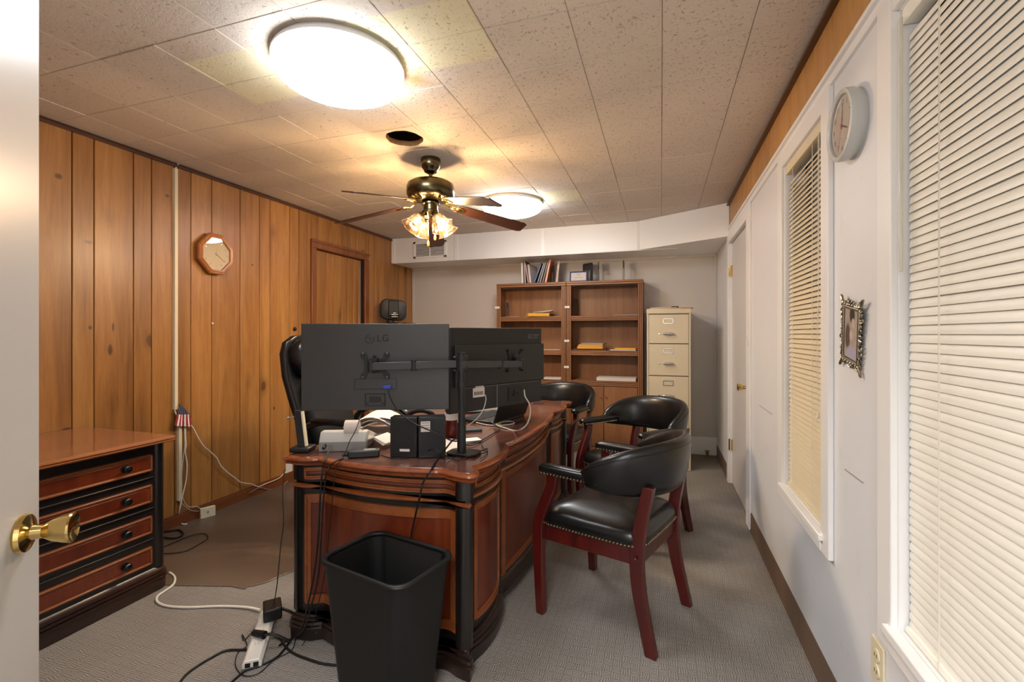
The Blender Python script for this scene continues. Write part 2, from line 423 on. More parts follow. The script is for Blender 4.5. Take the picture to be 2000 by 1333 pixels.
# left wall: backing + individual boards
wl = struct(MB().box((XL-T, YN-T, 0), (XL-.012, 3.476, 2.5)).box((XL-T, 4.214, 0), (XL-.012, YB+T, 2.5)).box((XL-T, 3.476, 2.07), (XL-.012, 4.214, 2.5)).build('wall_left', m_groove))
joints = [.25,.36,.51,.62,.79,.90,1.02,1.17,1.26,1.40,1.493,1.639,1.741,1.944,2.048,2.191,2.301,2.453,2.684,2.862,2.966,3.172,3.278,3.427,3.526,3.683,3.91,4.095,4.192,4.30,4.409,4.512,4.588,4.70,4.796,4.915,5.02,5.093,YB]
joints = [YN] + joints
G = .0035
def plank(y0, y1, z0, z1, x0, x1, mat, parent, name='plank'):
    return MB().box((x0, y0+G/2, z0), (x1, y1-G/2, z1)).build(name, mat, parent, w=True, bevel=.0025, seg=1)
rings_j = joints
for a, b in zip(joints, joints[1:]):
    if b <= 3.476 or a >= 4.214: plank(a, b, .0, CZ, XL-.012, XL, m_panel, wl)
    else:
        lo, hi = a, b
        if lo < 3.45: plank(lo, 3.45, 0, CZ, XL-.012, XL, m_panel, wl); lo = 3.45
        if hi > 4.24: plank(4.24, hi, 0, CZ, XL-.012, XL, m_panel, wl); hi = 4.24
        plank(lo, hi, 2.09, CZ, XL-.012, XL, m_panel, wl)
# panelled door in the left wall
d1 = struct(MB().box((XL-.075, 3.45, .0), (XL-.055, 4.24, 2.09)).build('door_1', m_groove))
for a, b in zip([3.476,3.526,3.683,3.80,3.91,4.0,4.095,4.18], [3.526,3.683,3.80,3.91,4.0,4.095,4.18,4.2]):
    plank(a, b, .01, 2.055, XL-.055, XL-.045, m_panel, d1)
dc = MB()
for y0, y1 in ((3.416, 3.486), (4.206, 4.29)):
    dc.box((XL-.06, y0+.02, 0), (XL+.014, y1, 2.06)); dc.box((XL, y0, 0), (XL+.022, y0+.024, 2.12))
dc.box((XL-.06, 3.44, 2.06), (XL+.014, 4.27, 2.115)); dc.box((XL, 3.416, 2.11), (XL+.024, 4.29, 2.135))
dc.build('door_casing', m_doortrim, d1, w=True, bevel=.004)
MB().box((XL-.046, 4.188, 0), (XL-.03, 4.196, 2.05)).build('edge_strip', m_greyd, d1, w=True)
MB().lathe([(.03, 0), (.032, .01), (.014, .016), (.014, .04), (.028, .05), (.03, .065), (.02, .075)], (XL-.045, 3.53, .95), 'x').build('door_knob', m_ant, d1, w=True)
tag(MB().lathe([(.016, 0), (.018, .004), (.015, .012), (.004, .016)], (XL, 3.227, 1.31), 'x', 16).build('wall_plug', m_black), 'small round black plug in the wood panelling left of the panelled door', 'wall plug')
# trims of the left wall
struct(MB().prism([(0,0),(.02,0),(.02,.012),(.006,.03),(0,.03)], YN, YB, 'xz').build('trim_1', m_trimw)).location = (XL, 0, CZ-.03)
bl = MB()
for a, b in ((YN, 3.416), (4.29, YB)): bl.box((XL, a, 0), (XL+.014, b, .075)); bl.box((XL, a, .075), (XL+.009, b, .085))
struct(bl.build('baseboard_left', m_basew, bevel=.003))
# back wall, soffit
wb = struct(MB().box((XL-T, YB, 0), (XR+T, YB+T, 2.5)).build('wall_back', m_backwall))
MB().box((XL+.004, YB-.014, 2.075), (XR-.004, YB, 2.10)).build('cove_strip', m_backwall, wb, w=True, bevel=.004)
MB().box((XL+.004, YB-.006, .05), (XL+.03, YB, 2.1)).box((XR-.03, YB-.006, .05), (XR-.004, YB, 2.1)).build('corner_strip', m_backwall, wb, w=True, bevel=.002)
struct(MB().box((XL, YB-.016, 0), (XR, YB, .185)).build('baseboard_back', m_trimwhite, bevel=.004))
SZ = 2.10
SY = 4.74
sof = struct(MB().prism([(XL+.001, SY), (-.21, SY), (XR-.001, 4.30), (XR-.001, YB-.001), (XL+.001, YB-.001)], SZ, CZ-.001).build('trim_2', m_trimwhite, bevel=.003))
sb = MB()
for x0, x1 in ((XL+.02, -2.71),): pass
for x in (-2.19, -1.19):
    sb.box((x-.02, SY-.005, SZ), (x+.02, SY, CZ-.004))
sb.box((-.23, SY-.007, SZ), (-.19, SY, CZ-.004)).box((XL+.004, SY-.006, SZ), (XL+.05, SY, CZ-.004))
sb.box((XL+.02, SY-.004, SZ-.006), (XR-.4, SY+.02, SZ))
sb.build('joint_strip', m_trimwhite, sof, w=True, bevel=.0015)
# air vent in the soffit
vent = thing('air_vent', 'white louvred air vent grille at the left end of the soffit', 'vent', (-2.52, SY, 2.235))
fr = MB()
vw, vh = .21, .095
fr.box((-vw, -.012, -vh), (vw, 0, -vh+.022)).box((-vw, -.012, vh-.022), (vw, 0, vh)).box((-vw, -.012, -vh), (-vw+.03, 0, vh)).box((vw-.03, -.012, -vh), (vw, 0, vh)).box((-.006, -.013, -vh), (.006, 0, vh))
fr.build('grille_frame', m_trimwhite, vent, bevel=.002)
MB().box((-vw+.02, -.0025, -vh+.015), (vw-.02, -.001, vh-.015)).build('duct_back', m_cavity, vent)
for k in range(9):
    z = -vh+.032+k*.0165
    MB().prism([(-.011, z-.004), (-.003, z+.006), (-.002, z+.005), (-.010, z-.005)], -vw+.028, vw-.028, 'yz').build('louvre', m_trimwhite, vent)
# right wall: white lower wall with window openings and a door opening, wood boards above
RZ = 2.165
W1 = (.30, 1.365, .54, 2.06)      # window_1 opening  y0 y1 z0 z1
W2 = (1.888, 2.449, .56, 2.05)   # window_2 opening
DR = (3.42, 4.29, 0, 2.035)
wr = MB()
def seg(y0, y1, z0, z1): wr.box((XR, y0, z0), (XR+T, y1, z1))
ys = [YN-T, W1[0], W1[1], W2[0], W2[1], DR[0], DR[1], YB+T]
seg(ys[0], ys[1], 0, RZ); seg(ys[2], ys[3], 0, RZ); seg(ys[4], ys[5], 0, RZ); seg(ys[6], ys[7], 0, RZ)
for y0, y1, z0, z1 in (W1, W2): seg(y0, y1, 0, z0); seg(y0, y1, z1, RZ)
seg(DR[0], DR[1], DR[3], RZ)
wright = struct(wr.build('wall_right', m_wallr, smooth=False))
MB().box((XR+.013, YN-T, RZ), (XR+T, YB+T, 2.5)).build('board_backing', m_groove, wright, w=True)
jr = [YN, .2, .32, .5, .6, .74, .86, .98, 1.06, 1.19, 1.30, 1.40, 1.53, 1.655, 1.83, 2.04, 2.14, 2.26, 2.43, 2.56, 2.76, 2.9, 3.04, 3.26, 3.40, 3.6, 3.8, 3.92, 4.12, 4.3, 4.5, 4.74, 5, YB]
for a, b in zip(jr, jr[1:]): plank(a, b, RZ, CZ, XR, XR+.012, m_panel_r, wright)
# picture rail: stepped moulding
pr = MB().prism([(0, 0), (-.010, .002), (-.012, .012), (-.006, .016), (-.008, .034), (-.018, .038), (-.020, .05), (-.012, .056), (0, .056)], YN, YB, 'xz')
pr.build('picture_rail', m_trimwhite, wright).location = (XR, 0, 2.112)
struct(MB().prism([(0,0),(-.024,0),(-.024,.012),(-.006,.032),(0,.032)], YN, 4.30, 'xz').build('trim_3', m_trimw)).location = (XR, 0, CZ-.032)
bb = MB()
for a, b in ((YN, 3.30), (4.365, YB-.016)): bb.prism([(0, 0), (-.012, 0), (-.006, .010), (-.005, .108), (-.002, .115), (0, .115)], a, b, 'xz')
struct(bb.build('baseboard_right', M('brown_vinyl_base', srgb(104, 84, 68), .5))).location = (XR, 0, 0)
# wall marks (scuffs) are thin raised streaks of rubber on the paint
def scuff(a, b, r=.0012):
    return MB().tube([a, b], r, 5).build('scuff_mark', m_greyd, wright, w=True)
scuff((0.554, 1.713, 0.84), (0.554, 1.573, 0.84), .0016); scuff((0.554, 3.047, 0.845), (0.554, 2.717, 0.846), .0016)
# near wall with doorway and the hallway behind the camera
nw = MB().box((XL-T, YN-T, 0), (-.62, YN, 2.5)).box((.36, YN-T, 0), (XR+T, YN, 2.5)).box((-.62, YN-T, 2.06), (.36, YN, 2.5))
struct(nw.build('wall_near', m_wallr))
hw = MB().box((-1.4, -1.6, 0), (1.3, -1.5, 2.5)).box((-1.5, -1.6, 0), (-1.4, YN-T, 2.5)).box((1.3, -1.6, 0), (1.4, YN-T, 2.5))
struct(hw.build('wall_hall', m_white))
struct(MB().box((-1.5, -1.6, 2.4), (1.4, YN-T+.001, 2.5)).build('ceiling_hall', m_white))
struct(MB().box((-1.5, -1.6, -.12), (1.4, YN-T, -.001)).build('floor_hall', m_carpet))
dcn = MB()
for y in (YN, ):
    dcn.box((-.62, y, 0), (-.605, y-T, 2.06)).box((.345, y, 0), (.36, y-T, 2.06)).box((-.62, y, 2.045), (.36, y-T, 2.06))
    dcn.box((-.68, y, 0), (-.605, y+.014, 2.12)).box((.345, y, 0), (.42, y+.014, 2.12)).box((-.68, y, 2.05), (.42, y+.014, 2.12))
struct(dcn.build('door_casing_near', m_trimwhite, bevel=.002))

# ceiling: individual tiles under a deck
CX = [.004+.312*k for k in range(-10, 3)]
xs = sorted([XL, XR]+[x for x in CX if XL+.03 < x < XR-.03])
CY = [1.88+.304*k for k in range(-7, 11)]
ysr = sorted([YN, 4.74]+[y for y in CY if YN+.03 < y < 4.70])
deck = MB()
HX, HY = (-1.556, -1.244), (2.184, 2.488)
z0, z1 = CZ+.012, CZ+.11
deck.box((XL-T, YN-T, z0), (HX[0], YB+T, z1)).box((HX[1], YN-T, z0), (XR+T, YB+T, z1)).box((HX[0], YN-T, z0), (HX[1], HY[0], z1)).box((HX[0], HY[1], z0), (HX[1], YB+T, z1))
ceil = struct(deck.build('ceiling', m_cavity))
MB().box((XL, YN, z1), (XR, YB, z1+.02)).build('deck_board', m_cavity, ceil, w=True)
tm = MB(); e = .5; b_ = .006
# unit tile with chamfered lower edge, base at z=0 pointing down
tm.rings([[(-e,-e,.012),(e,-e,.012),(e,e,.012),(-e,e,.012)], [(-e,-e,.003),(e,-e,.003),(e,e,.003),(-e,e,.003)],
          [(-e+b_,-e+b_,0),(e-b_,-e+b_,0),(e-b_,e-b_,0),(-e+b_,e-b_,0)]])
tile_me = tm.mesh('ceiling_tile', smooth=False); tile_me.materials.append(m_tile)
rt = random.Random(4)
for i in range(len(xs)-1):
    for j in range(len(ysr)-1):
        if abs(xs[i]-HX[0]) < .02 and abs(ysr[j]-HY[0]) < .02:
            continue
        o = bpy.data.objects.new('ceiling_tile', tile_me); COL.objects.link(o); o.parent = ceil
        g = .0012
        o.location = ((xs[i]+xs[i+1])/2, (ysr[j]+ysr[j+1])/2, CZ-rt.random()*.0022)
        o.scale = (xs[i+1]-xs[i]-g, ysr[j+1]-ysr[j]-g, 1)
        o.rotation_euler = (rt.uniform(-.003, .003), rt.uniform(-.003, .003), 0)
# the tile with the cut hole
hx, hy = (HX[0]+HX[1])/2, (HY[0]+HY[1])/2
n = 40; R0 = .105; sq = []; ci = []
cx, cy = hx+.0, hy-.01
for k in range(n):
    a = 2*pi*k/n; u, v = cos(a), sin(a)
    s = min(((HX[1]-.001-hx)/abs(u)) if abs(u) > 1e-6 else 9, ((HY[1]-.001-hy)/abs(v)) if abs(v) > 1e-6 else 9)
    sq.append((hx+u*s, hy+v*s)); rr = R0*(1+.02*sin(5*a)+.015*sin(11*a)); ci.append((cx+rr*u, cy+rr*v))
ht = MB()
ht.rings([[(x, y, CZ+.012) for x, y in sq], [(x, y, CZ) for x, y in sq], [(x, y, CZ) for x, y in ci]], cap0=False, cap1=False)
ht.build('ceiling_tile', m_tile, ceil, w=True, smooth=False)
MB().rings([[(x, y, CZ) for x, y in ci], [(x, y, CZ+.014) for x, y in ci], [(cx+(x-cx)*1.02, cy+(y-cy)*1.02, CZ+.03) for x, y in ci]], cap0=False, cap1=False).build('hole_rim', m_fibre, ceil, w=True)
pt = MB()
sq2 = []
for k in range(n):
    a = 2*pi*k/n; u, v = cos(a), sin(a); s = .128/max(abs(u), abs(v)); sq2.append((cx+u*s, cy+v*s))
pt.rings([[(x, y, CZ-.0012) for x, y in sq2], [(x, y, CZ-.0015) for x, y in [(cx+(p-cx)*1.0, cy+(q-cy)*1.0) for p, q in ci]]], cap0=False, cap1=False)
pt.build('patch', m_tilepatch, ceil, w=True, smooth=False)

# ------------------------------------------------------------------ windows with casings and blinds
def window(name, op, lab):
    y0, y1, z0, z1 = op; cw = .076
    fr = MB()
    fr.box((XR-.018, y1, z0-.06), (XR, y1+cw, 2.112)).box((XR-.018, y0-cw, z0-.06), (XR, y0, 2.112))
    fr.box((XR-.016, y0+.001, z1), (XR, y1-.001, 2.112))
    fr.box((XR-.004, y0-.01, z0), (XR+T, y0+.004, z1)).box((XR-.004, y1-.004, z0), (XR+T, y1+.01, z1)).box((XR-.002, y0, z1-.004), (XR+T, y1, z1+.01))
    w_ = struct(fr.build(name, m_trimwhite, bevel=.003))
    MB().box((XR-.03, y0-.02, z0-.018), (XR+.001, y1+.02, z0+.005)).box((XR, y0, z0-.01), (XR+T, y1, z0+.005)).box((XR-.020, y0-.001, z0-.06), (XR, y1+.001, z0-.018)).build('window_sill', m_trimwhite, w_, w=True, bevel=.003)
    sa = MB(); xg = XR+.095
    sa.box((xg-.015, y0, z0), (xg+.015, y0+.04, z1)).box((xg-.015, y1-.04, z0), (xg+.015, y1, z1)).box((xg-.015, y0, z0), (xg+.015, y1, z0+.045)).box((xg-.015, y0, z1-.045), (xg+.015, y1, z1))
    sa.box((xg-.018, y0, (z0+z1)/2-.02), (xg+.018, y1, (z0+z1)/2+.02))
    sa.build('window_sash', m_greyd, w_, w=True, bevel=.003)
    MB().box((xg-.002, y0+.03, z0+.03), (xg+.002, y1-.03, z1-.03)).build('window_pane', m_glass, w_, w=True)
    return w_
window('window_1', W1, ''); window('window_2', W2, '')
def blind(op, label, xb, mat, strings, wand=None, cordy=None, tilt=70):
    y0, y1, z0, z1 = op; y0 += .010; y1 -= .011
    t = thing('venetian_blind', label, 'blind', (xb, (y0+y1)/2, z0), 0, 'venetian blinds on the right wall')
    MB().box((xb-.018, y0, z1-.042), (xb+.016, y1, z1-.004)).build('head_rail', mat, t, w=True, bevel=.002)
    MB().prism([(-.013, 0), (-.011, -.005), (.011, -.005), (.013, 0), (.010, .009), (-.010, .009)], y0, y1, 'xz').build('bottom_rail', mat, t).location = (0, -(y0+y1)/2, .014)
    ws = .0125; th = radians(tilt); n = 6
    sec = []
    for k in range(n+1):
        u = -1+2*k/n; x = u*ws; zc = .0022*(1-u*u)
        # room side edge (negative x) points down
        sec.append((x*cos(th)-zc*sin(th), x*sin(th)+zc*cos(th)))
    L = y1-y0
    me = MB().prism(sec+[(p[0]+.00035*sin(th), p[1]-.00035*cos(th)) for p in reversed(sec)], -L/2, L/2, 'xz').mesh('slat', True, 60); me.materials.append(mat)
    nsl = int((z1-.05-(z0+.03))/.0208); rr = random.Random(int(y0*100))
    for k in range(nsl):
        o = bpy.data.objects.new('slat', me); COL.objects.link(o); o.parent = t
        o.location = (rr.uniform(-.0006, .0006), rr.uniform(-.0012, .0012), .034+k*.0208+rr.uniform(-.0004, .0004))
        o.rotation_euler = (rr.uniform(-.0011, .0011), rr.uniform(-.03, .03), 0)
    for y in strings:
        m = MB()
        m.tube([(xb-.0165, y, z0+.02), (xb-.016, y, z1-.04)], .0009, 5)
        m.tube([(xb-.0155, y+.006, z0+.02), (xb-.015, y+.006, z1-.04)], .0007, 5)
        m.build('ladder_cord', m_cord, t, w=True)
    if wand:
        MB().cyl((xb-.025, y1-.012, z1-.03), (xb-.024, y1-.010, wand), .004, n=6).build('tilt_wand', M('clear_wand', srgb(222, 220, 205), .15, alpha=.75), t, w=True)
    if cordy:
        m = MB(); m.tube([(xb-.022, cordy, z1-.04), (xb-.021, cordy+.004, 1.6), (xb-.023, cordy-.006, 1.35), (xb-.022, cordy+.01, 1.2), (xb-.022, cordy, .98)], .0011, 5)
        m.tube([(xb-.021, cordy-.008, z1-.04), (xb-.022, cordy-.006, 1.5), (xb-.021, cordy+.012, 1.30), (xb-.022, cordy-.004, 1.1)], .0011, 5)
        m.lathe([(.001, 0), (.004, -.004), (.005, -.02), (.002, -.024)], (xb-.022, cordy, .98), n=8)
        m.build('pull_cord', m_cord, t, w=True)
        # a kink in the cord
    return t
blind(W1, 'large cream venetian blind in the near window at the right edge', .574, m_slat, (1.20, .83, .45), wand=1.42, tilt=74)
blind(W2, 'narrow tan venetian blind in the far window beside the round wall clock', .572, m_slat2, (2.33, 2.05), cordy=1.96, tilt=62)

# white hinged door in the right wall
d2 = MB().box((XR+.018, DR[0]+.004, .008), (XR+.053, DR[1]-.004, DR[3]-.004)).build('door_2', M('grey_white_door', srgb(214, 211, 208), .35, var=.02, vs=2), bevel=.002); struct(d2)
dcs = MB().box((XR-.014, DR[0]-.12, 0), (XR, DR[0], 2.112)).box((XR-.014, DR[1], 0), (XR, DR[1]+.075, 2.112)).box((XR-.013, DR[0]+.001, DR[3]), (XR, DR[1]-.001, 2.111))
dcs.box((XR, DR[0]-.002, 0), (XR+T, DR[0]+.003, DR[3])).box((XR, DR[1]-.003, 0), (XR+T, DR[1]+.002, DR[3])).box((XR+.055, DR[0], 0), (XR+T, DR[1], DR[3]))
dcs.build('door_casing', m_trimwhite, d2, w=True, bevel=.003)
for z in (1.80, .33):
    h_ = MB().box((XR+.008, DR[1]-.03, z-.045), (XR+.019, DR[1]+.012, z+.045)); h_.cyl((XR-.004, DR[1]-.002, z-.048), (XR-.004, DR[1]-.002, z+.048), .0065)
    h_.build('hinge', m_brass, d2, w=True)
def knob_prof(): return [(.031, 0), (.033, .004), (.031, .010), (.024, .013), (.0125, .016), (.011, .030), (.0135, .034), (.019, .043), (.024, .058), (.0265, .068), (.025, .071), (.016, .066), (.0, .064)]
MB().lathe(knob_prof(), (XR+.018, DR[0]+.085, .90), '-x', 28).build('door_knob', m_brass, d2, w=True)

# open white door at the left edge of the picture (hinged in the doorway)
P0 = Vector((-1.09, .54)); ang = radians(-48)
d3 = bpy.data.objects.new('door_3', None); COL.objects.link(d3); d3.location = (P0.x, P0.y, 0); d3.rotation_euler = (0, 0, ang); struct(d3)
# local x runs from the free edge to the hinge, local +y is the face towards the room
MB().box((0, -.036, .012), (.78, 0, 2.04)).build('door_slab', M('door_white_gloss', srgb(196, 194, 191), .3, var=.02, vs=2), d3, bevel=.0015)
MB().lathe(knob_prof(), (.062, .0, .925), 'y', 36).build('door_knob', m_brass, d3)
MB().lathe(knob_prof(), (.062, -.036, .925), '-y', 36).build('door_knob', m_brass, d3)
MB().box((-.0012, -.03, .89), (.001, -.006, .96)).build('latch_plate', m_brass, d3)
for z in (.25, 1.02, 1.8): MB().cyl((.785, .004, z-.045), (.785, .004, z+.045), .006).build('hinge', m_brass, d3)
# ------------------------------------------------------------------ ceiling lights
def dome(loc, label):
    t = thing('ceiling_light', label, 'ceiling light', loc, 0, 'round flush ceiling lights')
    MB().lathe([(.225, 0), (.246, -.002), (.257, -.020), (.257, -.030), (.248, -.032)], n=48).build('light_base', M('light_rim', srgb(214, 216, 220), .3), t)
    pr = [(.240, -.028), (.248, -.034), (.252, -.046), (.251, -.058)]
    for k in range(1, 12):
        a = k/11*pi/2; pr.append((.249*cos(a)**.8 if k < 11 else 0, -.058-.062*sin(a)))
    MB().lathe(pr, n=48, cap=False).build('diffuser', emitter('light_diffuser', (.96, .98, 1.0), DOME_POWER), t)
    return t
dome((-1.255, 1.585, CZ), 'large round white ceiling light nearest the camera, beside the round ceiling hole')
dome((-1.20, 3.715, CZ), 'round white ceiling light half hidden behind the fan blades')

# ------------------------------------------------------------------ ceiling fan
FX, FY = -1.403, 2.647
fan = thing('ceiling_fan', 'antique brass ceiling fan with five wooden blades and glass lights', 'ceiling fan', (FX, FY, CZ))
MB().lathe([(.030, 0), (.062, 0), (.064, -.008), (.062, -.045), (.055, -.062), (.048, -.068), (.040, -.086), (.022, -.096), (.014, -.10)], n=36).build('canopy', m_ant, fan)
MB().lathe([(.0125, -.09), (.0125, -.145), (.02, -.15)], n=16).build('down_rod', m_ant, fan)
MB().lathe([(.02, -.142), (.075, -.146), (.125, -.154), (.146, -.168), (.152, -.19), (.151, -.232), (.140, -.252), (.125, -.262), (.10, -.270), (.06, -.276), (.0, -.276)], n=48).build('motor_housing', m_ant, fan)
mb = MB()
for k in range(20):
    a = 2*pi*k/20; mb.cyl((.102*cos(a), .102*sin(a), -.266), (.132*cos(a), .132*sin(a), -.2595), .0045, n=6)
mb.build('vent_ribs', m_brass, fan)
MB().lathe([(.0, -.272), (.05, -.278), (.058, -.286), (.058, -.296), (.046, -.300), (.046, -.33), (.05, -.334), (.052, -.352), (.040, -.372), (.02, -.380), (0, -.382)], n=32).build('switch_housing', m_ant, fan)
m_blade = wood('fan_blade_wood', srgb(30, 16, 10), srgb(54, 28, 17), srgb(80, 44, 28), 'x', .35, .4, 1.3, 5, .05)
fa = radians(107.92)     # camera forward direction; right = fa-90
for k in range(5):
    phi = fa-pi/2+radians(24+72*k)
    bl_ = bpy.data.objects.new('blade', None)
    # outline along local x from r=.17 to .665
    up = []
    for x, hw in ((.185, .030), (.20, .046), (.24, .053), (.35, .057), (.50, .061), (.60, .064), (.64, .064), (.665, .048)): up.append((x, hw))
    poly = up+[(x, -w_) for x, w_ in reversed(up)]
    mbl = MB(); mbl.prism(poly, -.0035, .0035)
    ob = mbl.build('blade', m_blade, fan, bevel=.0012, seg=1)
    R_ = Matrix.Rotation(phi, 4, 'Z') @ Matrix.Translation((.10, 0, -.288)) @ Matrix.Rotation(radians((9.5, 15.5, 9.5, 10, 13)[k]), 4, 'Y') @ Matrix.Translation((-.10, 0, 0)) @ Matrix.Rotation(radians(-12), 4, 'X')
    ob.matrix_local = R_
    ir = MB(); ir.tube([(.085, 0, .022), (.12, 0, .004), (.15, .0, -.006), (.19, .0, -.006)], .0085, 8)
    ir.tube([(.13, 0, .0), (.155, .022, -.007), (.19, .03, -.0065), (.235, .012, -.0065)], .005, 6); ir.tube([(.13, 0, .0), (.155, -.022, -.007), (.19, -.03, -.0065), (.235, -.012, -.0065)], .005, 6)
    ir.ell((.2, 0, -.007), (.036, .03, .006), 14, 8)
    ir.build('blade_iron', m_brass, ob)
# four glass tulip shades with bulbs
def shade_mat(name, haze):
    m = bpy.data.materials.new(name); m.use_nodes = True; nt = m.node_tree; nt.nodes.clear()
    n1 = nt.nodes.new('ShaderNodeBsdfTransparent'); n1.inputs[0].default_value = (1, .90, .74, 1)
    n2 = nt.nodes.new('ShaderNodeBsdfGlossy'); n2.inputs['Roughness'].default_value = .08
    n3 = nt.nodes.new('ShaderNodeBsdfTranslucent'); n3.inputs[0].default_value = (1, .8, .55, 1)
    lw = nt.nodes.new('ShaderNodeLayerWeight'); lw.inputs[0].default_value = .35
    ns = nt.nodes.new('ShaderNodeTexNoise'); ns.inputs['Scale'].default_value = 60
    ml = nt.nodes.new('ShaderNodeMath'); ml.operation = 'MULTIPLY'; ml.inputs[1].default_value = haze*2; nt.links.new(ns.outputs[0], ml.inputs[0])
    m1 = nt.nodes.new('ShaderNodeMixShader'); m2 = nt.nodes.new('ShaderNodeMixShader'); o = nt.nodes.new('ShaderNodeOutputMaterial')
    nt.links.new(ml.outputs[0], m1.inputs[0]); nt.links.new(n1.outputs[0], m1.inputs[1]); nt.links.new(n3.outputs[0], m1.inputs[2])
    nt.links.new(lw.outputs['Facing'], m2.inputs[0]); nt.links.new(m1.outputs[0], m2.inputs[1]); nt.links.new(n2.outputs[0], m2.inputs[2]); nt.links.new(m2.outputs[0], o.inputs[0])
    return m
m_shade = shade_mat('clear_ribbed_shade', .006); m_lip = shade_mat('shade_lip', .02)
m_bulb = emitter('warm_bulb', (1.0, .72, .38), 3.2)
for k in range(4):
    a = fa+pi+radians(42+90*k)      # two towards the camera
    dx, dy = cos(a), sin(a)
    base = Vector((.045*dx, .045*dy, -.345)); tilt = Vector((dx*.62, dy*.62, -.78)).normalized()
    q = tilt.to_track_quat('Z', 'Y').to_matrix().to_4x4()
    mb = MB(); mb.cyl(base, base+tilt*.035, .013); mb.M = Matrix.Translation(base+tilt*.03) @ q
    mb.lathe([(.014, 0), (.024, .004), (.026, .014), (.024, .024)], n=20)
    lk = mb.build('lamp_socket', m_ant, fan)
    sh = MB(); sh.M = Matrix.Translation(base+tilt*.045) @ q; n = 36; prof = [(.026, 0), (.036, .014), (.044, .035), (.049, .058), (.056, .080), (.068, .098)]
    rg = []
    for i, (r, h) in enumerate(prof):
        w_ = max(0, (i-3))/2*.10
        rg.append([(r*(1+w_*cos(6*2*pi*j/n)*.8)*cos(2*pi*j/n), r*(1+w_*cos(6*2*pi*j/n)*.8)*sin(2*pi*j/n), h) for j in range(n)])
    rg2 = [[((x)*.955, (y)*.955, z) for x, y, z in g_] for g_ in reversed(rg)]
    sh.rings(rg+rg2, cap0=False, cap1=False)
    so = sh.build('lamp_shade', m_shade, fan)
    lpm = MB(); lpm.M = sh.M; lpm.tube([q_ for q_ in rg[-1][::2]], .0022, 6, closed=True, sub=2); lpm.build('lip', m_lip, so)
    bu = MB(); bu.M = Matrix.Translation(base+tilt*.05) @ q; bu.lathe([(.010, 0), (.011, .012), (.019, .03), (.021, .042), (.016, .056), (.006, .062), (0, .063)], n=14)
    bu.build('bulb', m_bulb, fan)
    lp = bpy.data.lights.new('bulb_light', 'POINT'); lp.energy = BULB_POWER; lp.color = (1, .78, .55); lp.shadow_soft_size = .03
    lo = bpy.data.objects.new('bulb_light', lp); COL.objects.link(lo); lo.parent = fan; lo.location = base+tilt*.115
for i, (ax, L, s) in enumerate(((-.01, .165, -.03), (.035, .13, -.045))):
    ux, uy = cos(fa-pi/2), sin(fa-pi/2); p = Vector((ax*ux+s*cos(fa), ax*uy+s*sin(fa), -.36))
    mb = MB(); mb.cyl(p, p+Vector((0, 0, -L)), .0011, n=5); pc = mb.build('pull_chain', m_brass, fan)
    MB().lathe([(.0015, 0), (.004, -.006), (.0075, -.022), (.008, -.034), (.005, -.042), (0, -.043)], tuple(p+Vector((0, 0, -L))), n=12).build('chain_pull', M('pull_wood', srgb(196, 120, 60), .4), pc)

# ------------------------------------------------------------------ executive desk
DZ = .765
def bow(u, h, p=.75): return h*max(0, sin(pi*u))**p
def near_y(x):
    x0, x1 = -1.335, -.775
    if x < x0: return 1.548-bow((x+1.50)/(x0+1.50)*.5+.5 if x < -1.5 else min(1, (x+1.50)/(x0+1.50)), .035, .5) if x > -1.46 else 1.515
    if x > x1:
        u = (x-x1)/(-.66-x1); return 1.548-.035*min(1, sin(min(1, u)*pi/2)**.8)
    return 1.548-bow((x-x0)/(x1-x0), .045, .7)
def right_x(y):
    if y > 2.475: y = 4.95-y
    if y < 1.62: 
        u = (1.62-y)/.07; return -.668+.038*sin(min(1, u)*pi/2)**.8
    if y < 2.0: return -.668+bow((y-1.62)/.38, .042, .7)
    return -.668+bow((y-2.0)/.95, .052, .75)
OUT = []
OUT += [(-1.50, 1.56), (-1.495, 1.53)]
k = -1.48
while k < -.66: OUT.append((k, near_y(k))); k += .0125
OUT += [(-.650, 1.515), (-.638, 1.522), (-.631, 1.535)]
y = 1.55
while y < 3.405: OUT.append((right_x(y), y)); y += .0125
OUT += [(-.631, 3.415), (-.638, 3.428), (-.650, 3.435)]
k = -.665
while k > -1.48: OUT.append((k, 4.95-near_y(k))); k -= .0125
OUT += [(-1.495, 3.42), (-1.50, 3.39)]
y = 3.30
while y > 1.6: OUT.append((-1.50, y)); y -= .1
def smooth2(P, it=1):
    for _ in range(it):
        Q = []
        n = len(P)
        for i in range(n):
            a, b = P[i], P[(i+1) % n]
            Q += [(a[0]*.75+b[0]*.25, a[1]*.75+b[1]*.25), (a[0]*.25+b[0]*.75, a[1]*.25+b[1]*.75)]
        P = Q
    return P
def normals(P):
    out = []; n = len(P)
    for i in range(n):
        a, b = P[i-1], P[(i+1) % n]; dx, dy = b[0]-a[0], b[1]-a[1]; L = math.hypot(dx, dy) or 1
        out.append((dy/L, -dx/L))
    return out
